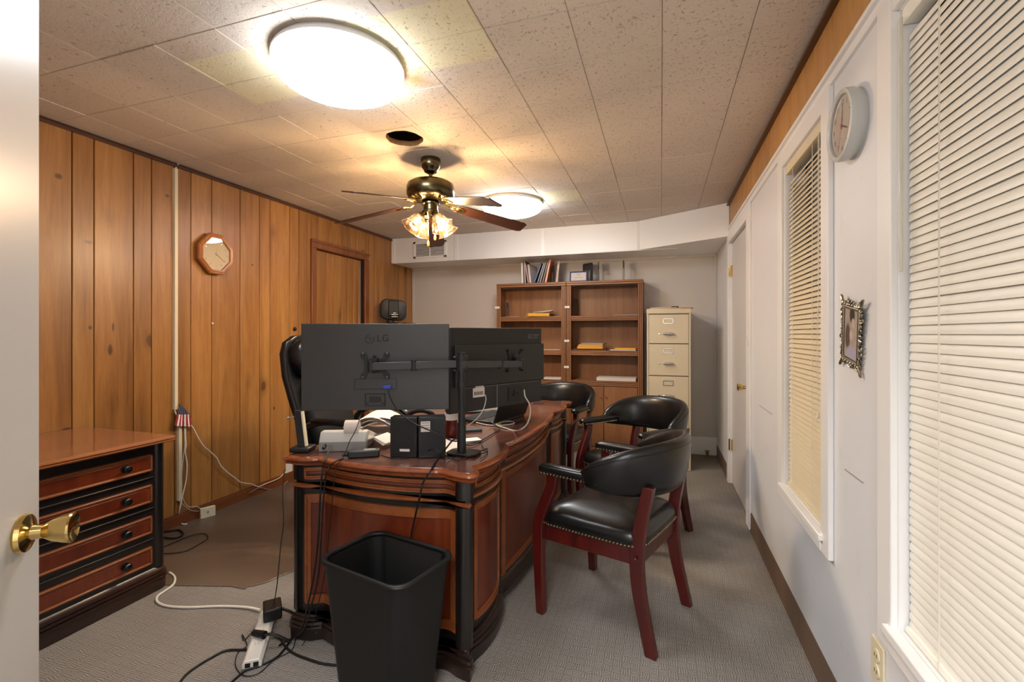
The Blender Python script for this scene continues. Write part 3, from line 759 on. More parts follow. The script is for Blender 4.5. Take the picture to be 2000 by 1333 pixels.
# light smoothing of normals so offsets stay clean
N0 = normals(OUT)
for _ in range(2): N0 = [tuple(Vector((N0[i-1][0]+2*N0[i][0]+N0[(i+1) % len(N0)][0], N0[i-1][1]+2*N0[i][1]+N0[(i+1) % len(N0)][1])).normalized()) for i in range(len(N0))]
def off(o, idx=None):
    R_ = range(len(OUT)) if idx is None else idx
    return [(OUT[i][0]+N0[i][0]*o, OUT[i][1]+N0[i][1]*o) for i in R_]
desk = thing('executive_desk', 'large carved mahogany and black executive desk with bowed panelled sides', 'desk', (-1.06, 2.475, 0))
def loft(prof, idx=None, extra=None):
    mb = MB(); rg = []
    for o, z in prof:
        p = off(o, idx)
        if extra: p = p+extra
        rg.append([(x, y, z) for x, y in p])
    mb.rings(rg); return mb
MB().rings([[(x, y, DZ-.006) for x, y in off(-.012)], [(x, y, DZ) for x, y in off(-.022)]]).build('desktop', m_desktop, desk, w=True, smooth=False)
loft([(-.05, .728), (-.02, .730), (-.008, .733), (-.004, .738), (-.012, .743), (-.004, .747), (.001, .753), (-.001, .759), (-.009, .7625), (-.0215, .7645), (-.03, .76)]).build('desktop_edge', m_deskedge, desk, w=True)
loft([(-.052, .645), (-.052, .7285)]).build('frieze', m_deskblack, desk, w=True)
loft([(-.055, .629), (-.038, .630), (-.031, .634), (-.029, .639), (-.032, .644), (-.040, .648), (-.053, .649)]).build('waist_moulding', m_frame, desk, w=True)
def idx_where(fn): return [i for i in range(len(OUT)) if fn(*OUT[i])]
near_i = [i for i in range(len(OUT)) if OUT[i][1] < 2.0]
# order near_i so the loop runs continuously (left end ... corner ... right side)
def contiguous(fn):
    n = len(OUT); inside = [fn(*OUT[i]) for i in range(n)]
    s = next(i for i in range(n) if inside[i] and not inside[i-1]); out = []
    i = s
    while inside[i % n] and len(out) < n: out.append(i % n); i += 1
    return out
for nm, fn in (('near', lambda x, y: y < 2.0), ('far', lambda x, y: y > 2.95)):
    ix = contiguous(fn)
    loft([(-.055, .09), (-.055, .632)], ix).build('pedestal', m_deskblack, desk, w=True)
    loft([(-.03, .004), (-.028, .050), (-.022, .053), (-.024, .061), (-.033, .064), (-.024, .067), (-.027, .077), (-.037, .080), (-.030, .083), (-.032, .092), (-.041, .095), (-.044, .103), (-.056, .108)], ix).build('plinth_moulding', m_reed, desk, w=True)
cix = contiguous(lambda x, y: 1.985 < y < 2.965 and x > -.9)
mb = MB()
A = off(-.062, cix); B = off(-.085, cix)
mb.prism(A+B[::-1], .10, .63); mb.build('modesty_panel', m_cherry, desk, w=True)
rb = [(-.09, .06), (-.030, .062), (-.025, .07), (-.033, .076), (-.025, .082), (-.033, .09), (-.027, .098), (-.036, .106), (-.04, .125), (-.055, .135), (-.09, .136)]
mb = MB(); rg = [[(x, y, z) for (x, y), z in zip([(OUT[i][0]+N0[i][0]*o) and (OUT[i][0]+N0[i][0]*o, OUT[i][1]+N0[i][1]*o) for o, z in rb], [z for o, z in rb])] for i in cix]
mb.rings(rg); mb.build('plinth_moulding', m_reed, desk, w=True)
def strip(mb, ix, o0, o1, z0, z1):
    A = off(o0, ix); B = off(o1, ix); mb.prism(B+A[::-1], z0, z1)
def panel(ix, z0, z1, base, fw=.022, inset=None, name='panel', flip=False):
    """framed raised panel that follows the bowed outline; ix: outline indices, base: offset of the carcass"""
    mb = MB(); o = base
    nfr = max(1, int(round(fw/.0125)))
    L_, R_ = ix[:nfr+1], ix[-nfr-1:]
    strip(mb, ix, o, o+.009, z0, z0+fw); strip(mb, ix, o, o+.009, z1-fw, z1)
    strip(mb, L_, o, o+.009, z0+fw, z1-fw); strip(mb, R_, o, o+.009, z0+fw, z1-fw)
    # raised outer lip
    strip(mb, ix, o+.008, o+.013, z0, z0+.007); strip(mb, ix, o+.008, o+.013, z1-.007, z1)
    strip(mb, ix[:2], o+.008, o+.013, z0, z1); strip(mb, ix[-2:], o+.008, o+.013, z0, z1)
    # inner bead
    inn = ix[nfr:-nfr]
    strip(mb, inn, o+.001, o+.012, z0+fw-.003, z0+fw+.002); strip(mb, inn, o+.001, o+.012, z1-fw-.002, z1-fw+.003)
    fo = mb.build('panel_frame', m_frame, desk, w=True)
    m2 = MB(); strip(m2, ix[nfr-1:len(ix)-nfr+1], o-.001, o+.0015, z0+fw-.004, z1-fw+.004)
    m2.build('panel_recess', m_recess, fo, w=True)
    m2 = MB(); strip(m2, ix[nfr:len(ix)-nfr], o+.001, o+.005, z0+fw+.006, z1-fw-.006)
    m2.build('panel_field', m_cherry, fo, w=True)
    return fo
nr = contiguous(lambda x, y: y < 1.6 and -1.412 < x < -.728)
panel(nr, 0.665, .715, -.052, .013)
panel(nr, .148, .603, -.055, .034)
pr_ = contiguous(lambda x, y: x > -.9 and 1.64 < y < 1.975)
panel(pr_, 0.665, .715, -.052, .0125)
panel(pr_, .148, .603, -.055, .024)
panel(contiguous(lambda x, y: x > -.9 and 2.03 < y < 2.92), 0.665, .715, -.052, .0125)
mc = contiguous(lambda x, y: x > -.9 and 2.02 < y < 2.93)
mb = MB()
strip(mb, mc[2:-2], -.062, -.052, .14, .165); strip(mb, mc[2:-2], -.062, -.052, .585, .61); strip(mb, mc[:4], -.062, -.05, .13, .625); strip(mb, mc[-4:], -.062, -.05, .13, .625)
mb.build('panel_frame', m_frame, desk, w=True)
pf = contiguous(lambda x, y: x > -.9 and 2.975 < y < 3.31)
panel(pf, 0.665, .715, -.052, .0125)
panel(pf, .148, .603, -.055, .024)
# rounded black corner columns
for cx_, cy_ in ((-.700, 1.585), (-.700, 3.365), (-1.46, 1.60), (-1.46, 3.35)):
    MB().lathe([(.033, .104), (.033, .628)], (cx_, cy_, 0), n=28).lathe([(.034, .654), (.034, .729)], (cx_, cy_, 0), n=28).build('corner_column', m_deskblack, desk, w=True)
for cy_ in (2.0, 2.95):
    MB().cyl((-.725, cy_, .10), (-.725, cy_, .63), .022, n=20).cyl((-.72, cy_, .653), (-.72, cy_, .729), .02, n=20).build('corner_column', m_deskblack, desk, w=True)
# user-side drawers
for y0 in (1.64, 2.99):
    for z0, z1 in ((.12, .36), (.38, .62)):
        d_ = MB().box((-1.462, y0, z0), (-1.444, y0+.33, z1)).build('drawer', m_cherry, desk, w=True, bevel=.004)
        MB().lathe([(.006, 0), (.006, .012), (.014, .02), (.012, .028), (0, .03)], (-1.462, y0+.165, (z0+z1)/2), '-x', 14).build('knob', m_blackmetal, d_, w=True)
# cable grommets let into the top
for gx, gy in ((-.838, 1.722), (-.84, 3.22)):
    g_ = MB().lathe([(.020, .0002), (.036, .0002), (.040, .0018), (.038, .0026), (.033, .0014), (.020, .0006)], (gx, gy, DZ), n=28, cap=False)
    g_.lathe([(0, .0004), (.036, .0004)], (gx, gy, DZ), n=28, cap=False)
    g_.build('cable_grommet', m_black, desk, w=True)
MB().ell((-1.488, 1.545, .742), (.012, .008, .004)).build('chip', m_cream, desk, w=True)

# ------------------------------------------------------------------ lateral cabinet behind the open door
KY0, KY1 = .66, 1.667
cab = thing('lateral_cabinet', 'low black and mahogany four-drawer cabinet along the panelled wall', 'cabinet', (-2.7, 1.2, 0))
MB().box((-3.0, KY0, .09), (-2.385, KY1, .735)).build('carcass', m_deskblack, cab, w=True, bevel=.012, seg=3)
def rect_loft(prof, x0, x1, y0, y1, r=.035):
    mb = MB(); rg = []
    for o, z in prof:
        p = rpoly(x1-x0+2*o, y1-y0+2*o, max(.004, r+o), 6, (x0+x1)/2, (y0+y1)/2); rg.append([(a, b, z) for a, b in p])
    mb.rings(rg, cap1=False); mb.add(rg[-1], [tuple(range(len(rg[-1])))]); return mb
rect_loft([(-.03, .732), (-.004, .734), (.002, .740), (-.004, .745), (.003, .750), (.001, .757), (-.012, .760)], -3.005, -2.315, KY0-.02, 1.69, .03).build('cabinet_top', m_cabtop, cab, w=True, merge=False)
rect_loft([(.012, .004), (.014, .055), (.02, .058), (.018, .067), (.010, .070), (.017, .074), (.014, .083), (.006, .086), (.012, .090), (.008, .100), (-.004, .105), (-.01, .112)], -2.985, -2.375, KY0, 1.672, .03).build('plinth_moulding', m_reed, cab, w=True)
MB().cyl((-2.405, 1.647, .11), (-2.405, 1.647, .733), .03, n=24).cyl((-2.405, KY0+.02, .11), (-2.405, KY0+.02, .733), .03, n=24).build('corner_column', m_deskblack, cab, w=True)
for (za, zb) in ((.597, .680), (.443, .530), (.292, .377), (.140, .226)):
    dr = MB(); Y0, Y1 = KY0+.055, 1.607; xf = -2.385
    dr.box((xf, Y0, za), (xf+.008, Y1, zb))
    fo = dr.build('drawer', m_frame, cab, w=True)
    m2 = MB(); w_ = .010
    for a, b in (((Y0, za), (Y1, za+w_)), ((Y0, zb-w_), (Y1, zb)), ((Y0, za), (Y0+w_, zb)), ((Y1-w_, za), (Y1, zb))): m2.box((xf+.004, a[0], a[1]), (xf+.016, b[0], b[1]))
    m2.build('drawer_frame', m_frame, fo, w=True, bevel=.003)
    MB().box((xf+.006, Y0+w_+.006, za+w_+.006), (xf+.011, Y1-w_-.006, zb-w_-.006)).build('drawer_panel', m_cherry, fo, w=True, bevel=.002)
    for yk in (1.487, KY0+.175):
        MB().lathe([(.018, 0), (.018, .003), (.008, .005), (.007, .014), (.015, .020), (.017, .026), (.013, .030), (.005, .031), (0, .033)], (xf+.010, yk, (za+zb)/2), 'x', 20).build('knob', M('dark_pewter', srgb(62, 66, 66), .35, 1), fo, w=True)
mb = MB()
for z in (.562, .411, .259): mb.box((-2.385, KY0+.03, z-.004), (-2.378, 1.62, z+.004))
mb.build('rail_moulding', m_deskblack, cab, w=True, bevel=.002)

# ------------------------------------------------------------------ guest armchairs
def make_chair(label, loc, rz):
    t = thing('guest_armchair', label, 'chair', loc, rz, 'black leather guest armchairs around the desk')
    # seat cushion
    def outline(o, s=1):
        P = []
        pts = [(.245, -.25), (.245, .25), (-.215, .225), (-.215, -.225)]
        for i in range(4):
            a, b, c = Vector(pts[i-1]), Vector(pts[i]), Vector(pts[(i+1) % 4]); r = .075
            p0 = b+(a-b).normalized()*r; p1 = b+(c-b).normalized()*r
            for k in range(6):
                u = k/5; P.append((1-u)**2*p0+2*u*(1-u)*b+u*u*p1)
            for k in range(1, 4): P.append(p1.lerp(c+(b-c).normalized()*r, k/4))
        out = []
        for p in P:
            L = p.length; q = p*((L+o)/L); out.append((q.x*s, q.y*s))
        return out
    mb = MB(); mb.rings([[(x, y, z) for x, y in outline(o)] for o, z in ((0, .405), (.006, .415), (.012, .432), (.008, .452), (-.008, .470), (-.04, .486), (-.09, .498), (-.15, .505), (-.2, .507))])
    mb.build('seat', m_leather, t, ang=80)
    def perim(o, z, n, lo=0, hi=1):
        P = [Vector((x, y, z)) for x, y in outline(o)]; P.append(P[0]); Ls = [0]
        for a, b in zip(P, P[1:]): Ls.append(Ls[-1]+(b-a).length)
        out = []
        for k in range(n):
            d = (lo+(hi-lo)*k/n)*Ls[-1]
            i = max(j for j in range(len(Ls)-1) if Ls[j] <= d); u = (d-Ls[i])/max(1e-9, Ls[i+1]-Ls[i]); out.append(P[i].lerp(P[i+1], u))
        return out
    mb = MB()
    for p in perim(.010, .414, 116): mb.ell(tuple(p), (.0060,)*3, 6, 4)
    nt = mb.build('nail_trim', m_nail, t); nt['kind'] = 'stuff'
    # apron
    mb = MB(); th_ = .022
    for a, b in (((.225, -.225), (.225, .225)), ((.225, .228), (-.20, .205)), ((.225, -.228), (-.20, -.205)), ((-.20, -.205), (-.20, .205))):
        a = Vector(a); b = Vector(b); d = (b-a).normalized(); nn = Vector((-d.y, d.x))*th_/2
        mb.prism([tuple(a+nn), tuple(a-nn), tuple(b-nn), tuple(b+nn)][::-1], .335, .408)
    mb.build('seat_rail', m_mahog, t, bevel=.003)
    # legs: swept rectangular section
    def leg(pts, wx, wy, y0, y1):
        S = spline([(x, 0, z) for x, z, w_ in pts], False, 5); W_ = []
        for i in range(len(pts)-1):
            for k in range(5): W_.append(pts[i][2]*(1-k/5)+pts[i+1][2]*k/5)
        W_.append(pts[-1][2]); rg = []
        for i, p in enumerate(S):
            tn = (S[min(i+1, len(S)-1)]-S[max(i-1, 0)]).normalized(); nx = Vector((tn.z, 0, -tn.x)); w_ = W_[i]/2; u = i/(len(S)-1)
            yc = y0*(1-u)+y1*u
            if i in (0, len(S)-1): nx = Vector((1, 0, 0))
            rg.append([tuple(p+nx*w_+Vector((0, yc-wy/2, 0))), tuple(p+nx*w_+Vector((0, yc+wy/2, 0))), tuple(p-nx*w_+Vector((0, yc+wy/2, 0))), tuple(p-nx*w_+Vector((0, yc-wy/2, 0)))])
        m_ = MB(); m_.rings(rg); return m_
    for s in (-1, 1):
        leg([(.243, 0, .036), (.250, .18, .044), (.252, .34, .05), (.245, .43, .05), (.205, .53, .048), (.175, .60, .046), (.170, .648, .05)], 0, .036, s*.246, s*.262).build('front_leg', m_mahog, t, bevel=.003)
        leg([(-.262, 0, .044), (-.238, .10, .046), (-.208, .24, .052), (-.198, .37, .056), (-.212, .50, .05), (-.246, .66, .044)], 0, .034, s*.220, s*.205).build('rear_leg', m_mahog, t, bevel=.003)
        MB().ell((.248, s*.2655, .372), (.008, .004, .008), 10, 6).ell((-.200, s*.2415, .372), (.008, .004, .008), 10, 6).build('bolt_cap', m_mahog, t)
        # padded arm
        rg = []
        for x, y_, hw, hh in ((-.10, .262, .022, .018), (-.05, .266, .032, .022), (.03, .270, .034, .022), (.12, .270, .034, .022), (.195, .268, .034, .021), (.225, .267, .028, .017), (.236, .267, .012, .008)):
            rg.append([(x, s*y_+hw*math.copysign(abs(cos(a))**.7, cos(a)), .671+hh*math.copysign(abs(sin(a))**.8, sin(a))) for a in [2*pi*k/14 for k in range(14)]])
        MB().rings(rg).build('arm_pad', m_leather, t, ang=60)
        mb = MB()
        for k in range(17):
            for e_ in (-1, 1): mb.ell((-.06+k*.0168, s*.268+e_*.0345, .657), (.0056,)*3, 6, 4)
        for k in range(3): mb.ell((.229, s*.267+(k-1)*.018, .660), (.0056,)*3, 6, 4)
        o = mb.build('nail_trim', m_nail, t); o['kind'] = 'stuff'
    # barrel back
    rg = []; n = 30
    for i in range(n+1):
        u = -1+2*i/n; a = pi+u*radians(98)
        cx_, cy_ = -.02+.262*cos(a)*1.0, .285*sin(a)
        nx_, ny_ = cos(a)/.262, sin(a)/.285; L = math.hypot(nx_, ny_); nx_, ny_ = nx_/L, ny_/L
        w_ = max(0, 1-abs(u)**2.6)
        zt = .705+.130*w_; zb = .640-.035*w_; th2 = .021+.012*w_**.5
        if abs(u) > .93: e_ = (1-abs(u))/.07; zt = .69+(zt-.69)*(.35+.65*e_); zb = .66+(zb-.66)*(.35+.65*e_); th2 *= .45+.55*e_
        zc, hh = (zt+zb)/2, (zt-zb)/2; sec = []
        for k in range(18):
            b = 2*pi*k/18; cr = math.copysign(abs(cos(b))**.75, cos(b)); sr = math.copysign(abs(sin(b))**.75, sin(b))
            out_ = th2*cr + (zc+hh*sr-.66)*.16*w_ ; rr_ = out_
            sec.append((cx_+nx_*rr_, cy_+ny_*rr_, zc+hh*sr))
        rg.append(sec)
    MB().rings(rg).build('backrest', m_leather, t, ang=70)
    # welt seam on the back of the backrest
    mb = MB(); pts = []
    for i in range(1, n):
        s_ = rg[i]; pts.append(s_[2])
    mb.tube(pts, .0026, 6, sub=2); mb.build('welt', m_leather, t)
    return t
CH = make_chair('black leather guest armchair nearest the camera, seen from behind', (-.205, 2.185, 0), radians(160))
def chair_copy(label, loc, rz):
    c = copy_tree(CH); c.location = loc; c.rotation_euler = (0, 0, rz); c['label'] = label; return c
chair_copy('middle black leather guest armchair in front of the beige filing cabinet', (-.165, 3.12, 0), radians(-131))
chair_copy('black leather guest armchair half hidden behind the far end of the desk', (-.84, 3.79, 0), radians(-104))

# ------------------------------------------------------------------ bookcases
def bookcase(x0, label, stickers):
    w_ = .798; t = thing('bookcase', label, 'bookcase', (x0+w_/2, 5.06, 0), 0, 'tall oak laminate bookcases against the back wall')
    yf, yb = 4.92, 5.203; sw = .052
    x1 = x0+w_
    MB().box((x0, yf+.012, 0), (x0+.018, yb, 1.80)).build('side_panel', m_oak, t, w=True)
    MB().box((x1-.018, yf+.012, 0), (x1, yb, 1.80)).build('side_panel', m_oak, t, w=True)
    MB().box((x0+.018, yb-.01, .07), (x1-.018, yb-.004, 1.80)).build('back_panel', m_oak, t, w=True)
    def fl(axis, a, b, name, mat, nf=3):
        (xa, za), (xb, zb) = a, b
        base = MB().box((xa, yf+.003, za), (xb, yf+.02, zb)).build(name, m_oakdark, t, w=True)
        mb = MB(); g = .0035
        for k in range(nf):
            if axis == 'z': q = (xb-xa)/nf; mb.box((xa+k*q+g/2, yf-.004, za), (xa+(k+1)*q-g/2, yf+.006, zb))
            else: q = (zb-za)/nf; mb.box((xa, yf-.004, za+k*q+g/2), (xb, yf+.006, za+(k+1)*q-g/2))
        mb.build('fluting', mat, base, w=True, bevel=.002)
    fl('z', (x0, 0), (x0+sw, 1.785), 'stile', m_oak); fl('z', (x1-sw, 0), (x1, 1.785), 'stile', m_oak)
    fl('x', (x0, 1.787), (x1, 1.832), 'top_rail', m_oakh, 2)
    MB().box((x0, yf+.004, 1.812), (x1, yb, 1.832)).build('top_board', m_oakh, t, w=True)
    MB().box((x0+sw, yf+.004, 1.787), (x1-sw, yf+.02, 1.80)).build('top_cleat', m_oakdark, t, w=True)
    for zt in (1.46, 1.091, .769):
        MB().box((x0+.018, yf+.02, zt-.022), (x1-.018, yb-.01, zt)).build('shelf', m_oakh, t, w=True)
        fl('x', (x0+sw, zt-.054), (x1-sw, zt), 'shelf_rail', m_oakh)
    MB().box((x0+.018, yf+.03, .05), (x1-.018, yb-.01, .07)).build('bottom_board', m_oakh, t, w=True)
    fl('x', (x0+sw, 0), (x1-sw, .066), 'plinth', m_oakh, 2)
    xm = (x0+x1)/2
    for s in (-1, 1):
        a, b = (x0+sw+.003, xm-.0025) if s < 0 else (xm+.0025, x1-sw-.003)
        d_ = MB().box((a, yf+.002, .074), (b, yf+.018, .711)).build('door', m_oak, t, w=True, bevel=.002)
        MB().lathe([(.004, 0), (.004, .01), (.008, .014), (.0085, .02), (.005, .024), (0, .025)], (xm+s*.028, yf+.002, .60), '-y', 14).build('knob', m_brass, d_, w=True)
    for (sx, sz) in stickers:
        s_ = MB().box((sx-.026, yf-.0055, sz-.011), (sx+.026, yf-.0042, sz+.011)).build('label_sticker', M('sticker', srgb(240, 238, 234), .6), t, w=True)
        tx = text_mb('#### ###', .010); tx.M = Matrix.Identity(4); o = MB()
        for i in range(6): o.box((sx-.016+i*.0055, yf-.0058, sz-.003), (sx-.0125+i*.0055, yf-.0055, sz+.003))
        o.build('small_print', m_greyd, s_, w=True)
    return t
bookcase(-1.775, 'left oak bookcase, the one partly hidden by the monitors', [(-1.765, 1.565)])
bookcase(-.973, 'right oak bookcase beside the beige filing cabinet', [(-.965, 1.557), (-.968, 1.192), (-.972, .909)])

# ------------------------------------------------------------------ filing cabinet
fc = thing('filing_cabinet', 'tall beige metal five-drawer filing cabinet beside the bookcase', 'filing cabinet', (.068, 4.9, 0))
FX0, FX1, FYF, FYB = -.128, .262, 4.56, 5.19
FT = 1.503
MB().box((FX0, FYF+.008, .0), (FX1, FYB, FT-.01)).build('cabinet_body', m_beige, fc, w=True, bevel=.003)
MB().box((FX0-.003, FYF-.006, FT-.045), (FX1+.003, FYB+.003, FT)).build('cabinet_top', m_beige, fc, w=True, bevel=.003)
zt = [1.452, 1.174, .872, .567, .277, -.01]
MB().box((FX0+.016, FYF+.004, .02), (FX1-.016, FYF+.012, FT-.046)).build('drawer_gap', m_beigegap, fc, w=True)
fo = MB()
fo.box((FX0, FYF-.002, .0), (FX0+.017, FYF+.012, FT-.045)).box((FX1-.017, FYF-.002, 0), (FX1, FYF+.012, FT-.045)); fo.build('cabinet_frame', m_beige, fc, w=True, bevel=.002)
for k in range(5):
    za, zb = max(.03, zt[k+1]+.005), zt[k]-.004
    d_ = MB().box((FX0+.020, FYF-.006, za), (FX1-.020, FYF+.010, zb)).build('drawer', m_beige, fc, w=True, bevel=.002)
    xm = (FX0+FX1)/2-.002; zl = zb-.062; zh = zb-.18
    lf = MB(); w2, h2 = .046, .024
    for a, b in (((xm-w2, zl-h2), (xm+w2, zl-h2+.006)), ((xm-w2, zl+h2-.006), (xm+w2, zl+h2)), ((xm-w2, zl-h2), (xm-w2+.006, zl+h2)), ((xm+w2-.006, zl-h2), (xm+w2, zl+h2))): lf.box((a[0], FYF-.010, a[1]), (b[0], FYF-.005, b[1]))
    lf.build('label_holder', m_chrome, d_, w=True, bevel=.0008)
    if zh > za+.02:
        h_ = MB(); h_.ell((xm, FYF-.026, zh), (.052, .010, .011), 18, 10, .8); h_.cyl((xm-.046, FYF-.006, zh), (xm-.043, FYF-.024, zh), .006).cyl((xm+.046, FYF-.006, zh), (xm+.043, FYF-.024, zh), .006)
        h_.build('handle', m_chrome, d_, w=True)
        MB().box((xm-.088, FYF-.012, zh-.006), (xm-.073, FYF-.005, zh+.006)).build('thumb_latch', m_chrome, d_, w=True, bevel=.001)

# ------------------------------------------------------------------ executive swivel chair
ec = thing('executive_chair', 'high-back black leather swivel chair behind the desk monitors', 'chair', (-1.875, 2.55, .005), radians(6))
def cushion(mb, c, r, e=.45, n=24, m=14): mb.ell(c, r, n, m, e); return mb
cushion(MB(), (.02, 0, .50), (.27, .26, .06)).build('seat', m_leather, ec, ang=80)
def backsec(xs_, zs_, hw, th):
    rg = []
    for x, z, w_, t_ in zip(xs_, zs_, hw, th):
        rg.append([(x+t_*math.copysign(abs(cos(a))**.6, cos(a)) - .05*(1-(sin(a))**2)*0, w_*math.copysign(abs(sin(a))**.5, sin(a)), z) for a in [2*pi*k/24 for k in range(24)]])
    return rg
MB().rings(backsec([-.20, -.215, -.25, -.30, -.345, -.365, -.36, -.34, -.32], [.46, .55, .68, .84, 1.0, 1.14, 1.21, 1.25, 1.262], [.20, .235, .25, .262, .27, .265, .25, .20, .10], [.02, .035, .04, .042, .04, .04, .035, .025, .01])).build('backrest', m_leather, ec, ang=70)
MB().rings(backsec([-.27, -.275, -.29, -.30, -.30, -.29, -.275], [.99, 1.02, 1.08, 1.14, 1.19, 1.225, 1.24], [.17, .215, .24, .245, .235, .20, .12], [.015, .055, .075, .075, .06, .04, .015])).build('head_cushion', m_leather, ec, ang=70)
MB().rings(backsec([-.15, -.16, -.19, -.225, -.255, -.265], [.55, .58, .68, .82, .93, .97], [.17, .205, .215, .22, .20, .14], [.02, .05, .055, .055, .045, .015])).build('back_cushion', M('black_mesh', srgb(30, 29, 28), .6, bump=.5, bs=500), ec, ang=70)
for s in (-1, 1):
    mb = MB(); mb.tube([(-.19, s*.27, .53), (-.20, s*.305, .66), (-.10, s*.315, .735), (.06, s*.315, .745), (.19, s*.31, .70), (.20, s*.295, .60), (.13, s*.27, .50)], .021, 10)
    mb.build('armrest', m_leather, ec)
    MB().ell((.02, s*.315, .752), (.15, .036, .02), 18, 10, .7).build('arm_pad', m_leather, ec)
mb = MB(); mb.cyl((.02, 0, .10), (.02, 0, .44), .03).cyl((.02, 0, .16), (.02, 0, .22), .04); mb.box((-.10, -.09, .43), (.14, .09, .455)); mb.build('gas_column', m_blackmetal, ec)
for k in range(5):
    a = 2*pi*k/5+.3; e_ = (.02+.29*cos(a), .29*sin(a))
    mb = MB(); mb.cyl((.02, 0, .13), (e_[0], e_[1], .075), .026, .017, 10)
    lg = mb.build('base_leg', m_black, ec)
    MB().cyl((e_[0]-.02*sin(a), e_[1]+.02*cos(a), .028), (e_[0]+.02*sin(a), e_[1]-.02*cos(a), .028), .026, n=14).cyl((e_[0], e_[1], .03), (e_[0], e_[1], .08), .008).build('caster', m_black, lg)

# ------------------------------------------------------------------ chair mat
mt = MB()
mp = [(-2.99, 1.775), (-2.05, 1.765), (-1.97, 1.785), (-1.91, 1.85), (-1.885, 1.94), (-1.85, 1.99), (-1.80, 2.02), (-1.40, 2.03), (-1.36, 2.06), (-1.36, 2.86), (-1.40, 2.9), (-1.83, 2.9), (-1.88, 2.95), (-1.90, 4.0), (-1.95, 4.05), (-2.99, 4.06)]
sp_ = [(p.x, p.y) for p in spline([(a, b, 0) for a, b in mp], True, 3)]
mt.prism(sp_, .0015, .0045)
tm_ = NT('chair_mat_vinyl'); tm_.b.inputs['Base Color'].default_value = (*srgb(120, 104, 90), 1); tm_.b.inputs['Roughness'].default_value = .28; tm_.b.inputs['Alpha'].default_value = .62
nf = tm_.noise(tm_.coord(), 3.5, 4); tm_.l(tm_.mix(nf, srgb(128, 112, 98), srgb(112, 92, 74)), tm_.b.inputs['Base Color'])
cm = tag(mt.build('chair_mat', tm_.m), 'clear brownish vinyl chair mat on the carpet behind the desk', 'chair mat')
MB().tube([(a, b, .0045) for a, b in mp], .0016, 6, closed=True, sub=3).build('mat_edge', M('mat_edge', srgb(150, 136, 120), .2, alpha=.7), cm)

# ------------------------------------------------------------------ waste basket
WC = [(-1.092, 1.269, 0.505), (-0.709, 1.206, 0.505), (-0.707, 1.462, 0.505), (-1.08, 1.565, 0.505)]
C_ = Vector((sum(p[0] for p in WC)/4, sum(p[1] for p in WC)/4, 0))
ux = (Vector(WC[1])-Vector(WC[0]))+(Vector(WC[2])-Vector(WC[3])); Wd = ux.length/2; uy = (Vector(WC[3])-Vector(WC[0]))+(Vector(WC[2])-Vector(WC[1])); Dp = uy.length/2
wa = math.atan2(ux.y, ux.x)
bas = thing('waste_basket', 'tall black plastic waste basket in front of the desk end', 'waste basket', (C_.x, C_.y, 0), wa)
def wr_(s, z, r=.05, o=0): return [(x, y, z) for x, y in rpoly(Wd*s+2*o, Dp*s+2*o, r, 7)]
MB().rings([wr_(.72, .003), wr_(.73, .0), wr_(.96, .485), wr_(.97, .492), wr_(.97, .494), wr_(.945, .49, o=-.002), wr_(.715, .012, o=-.003)], cap0=True, cap1=True).build('basket_body', m_blackmat, bas, ang=50)
rg = []
for k in range(10):
    a = 2*pi*k/10; rg.append(wr_(.98, .500+.0085*sin(a), .055, .0085*cos(a)))
MB().rings(rg, closed=True).build('rolled_rim', m_blackmat, bas, ang=60)
# ------------------------------------------------------------------ dual monitor arm and monitors
PXY = (-.795, 1.772)
UR = Vector((cos(YAW), sin(YAW), 0)); UF = Vector((-sin(YAW), cos(YAW), 0))
def cs(l, d, z): return tuple(UR*l+UF*d+Vector((0, 0, z)))
arm = thing('monitor_mount', 'black steel dual monitor arm with centre pole on the desk', 'monitor arm', (PXY[0], PXY[1], DZ))
MB().cyl((*PXY, DZ+.010), (*PXY, 1.19), .0150, n=24).build('pole', M('pole_black', srgb(40, 40, 41), .3, .4), arm, w=True)
bm_ = MB().cyl((*PXY, DZ+.012), (*PXY, DZ+.13), .0185, n=24); bm_.cyl((*PXY, DZ+.28), (*PXY, DZ+.305), .019, n=24); bm_.build('pole_collar', m_black, arm, w=True)
MB().prism(rpoly(.135, .10, .03, 6, PXY[0]+.01, PXY[1]), DZ+.003, DZ+.012).build('base_plate', m_blackmetal, arm, w=True, bevel=.002)
zA = 1.143
mb = MB().cyl((*PXY, zA-.028), (*PXY, zA+.036), .024, n=24); mb.cyl(tuple(Vector((*PXY, zA+.026))-UR*.034), tuple(Vector((*PXY, zA+.026))+UR*.026), .006); mb.cyl(tuple(Vector((*PXY, zA-.026))-UR*.034), tuple(Vector((*PXY, zA-.026))+UR*.026), .006)
mb.cyl(tuple(Vector((*PXY, zA))-UF*.02+UR*.012), tuple(Vector((*PXY, zA))-UF*.034+UR*.014), .015, n=16)
mb.build('arm_clamp', m_black, arm, w=True)
def bar(a, b, hw=.009, hh=.0155, name='arm_bar'):
    a, b = Vector(a), Vector(b); d = (b-a).normalized(); n_ = Vector((-d.y, d.x, 0)).normalized(); u = Vector((0, 0, 1)); rg = []
    for p in (a, b): rg.append([tuple(p+n_*hw+u*hh), tuple(p-n_*hw+u*hh), tuple(p-n_*hw-u*hh), tuple(p+n_*hw-u*hh)])
    return MB().rings(rg).build(name, m_graph, arm, w=True, bevel=.002)
pol = Vector((*PXY, zA)); pl = pol.dot(UR); pd = pol.dot(UF)
L1 = cs((808-1000)/900*1.88, 1.88, zA-.003); L2 = cs((724-1000)/900*1.872, 1.872, zA-.007)
bar(tuple(pol-UR*.018), L1); bar(L1, L2)
Rr1 = cs((979-1000)/900*2.12, 2.12, 1.129); Rr2 = cs((1019-1000)/900*2.16, 2.16, 1.127)
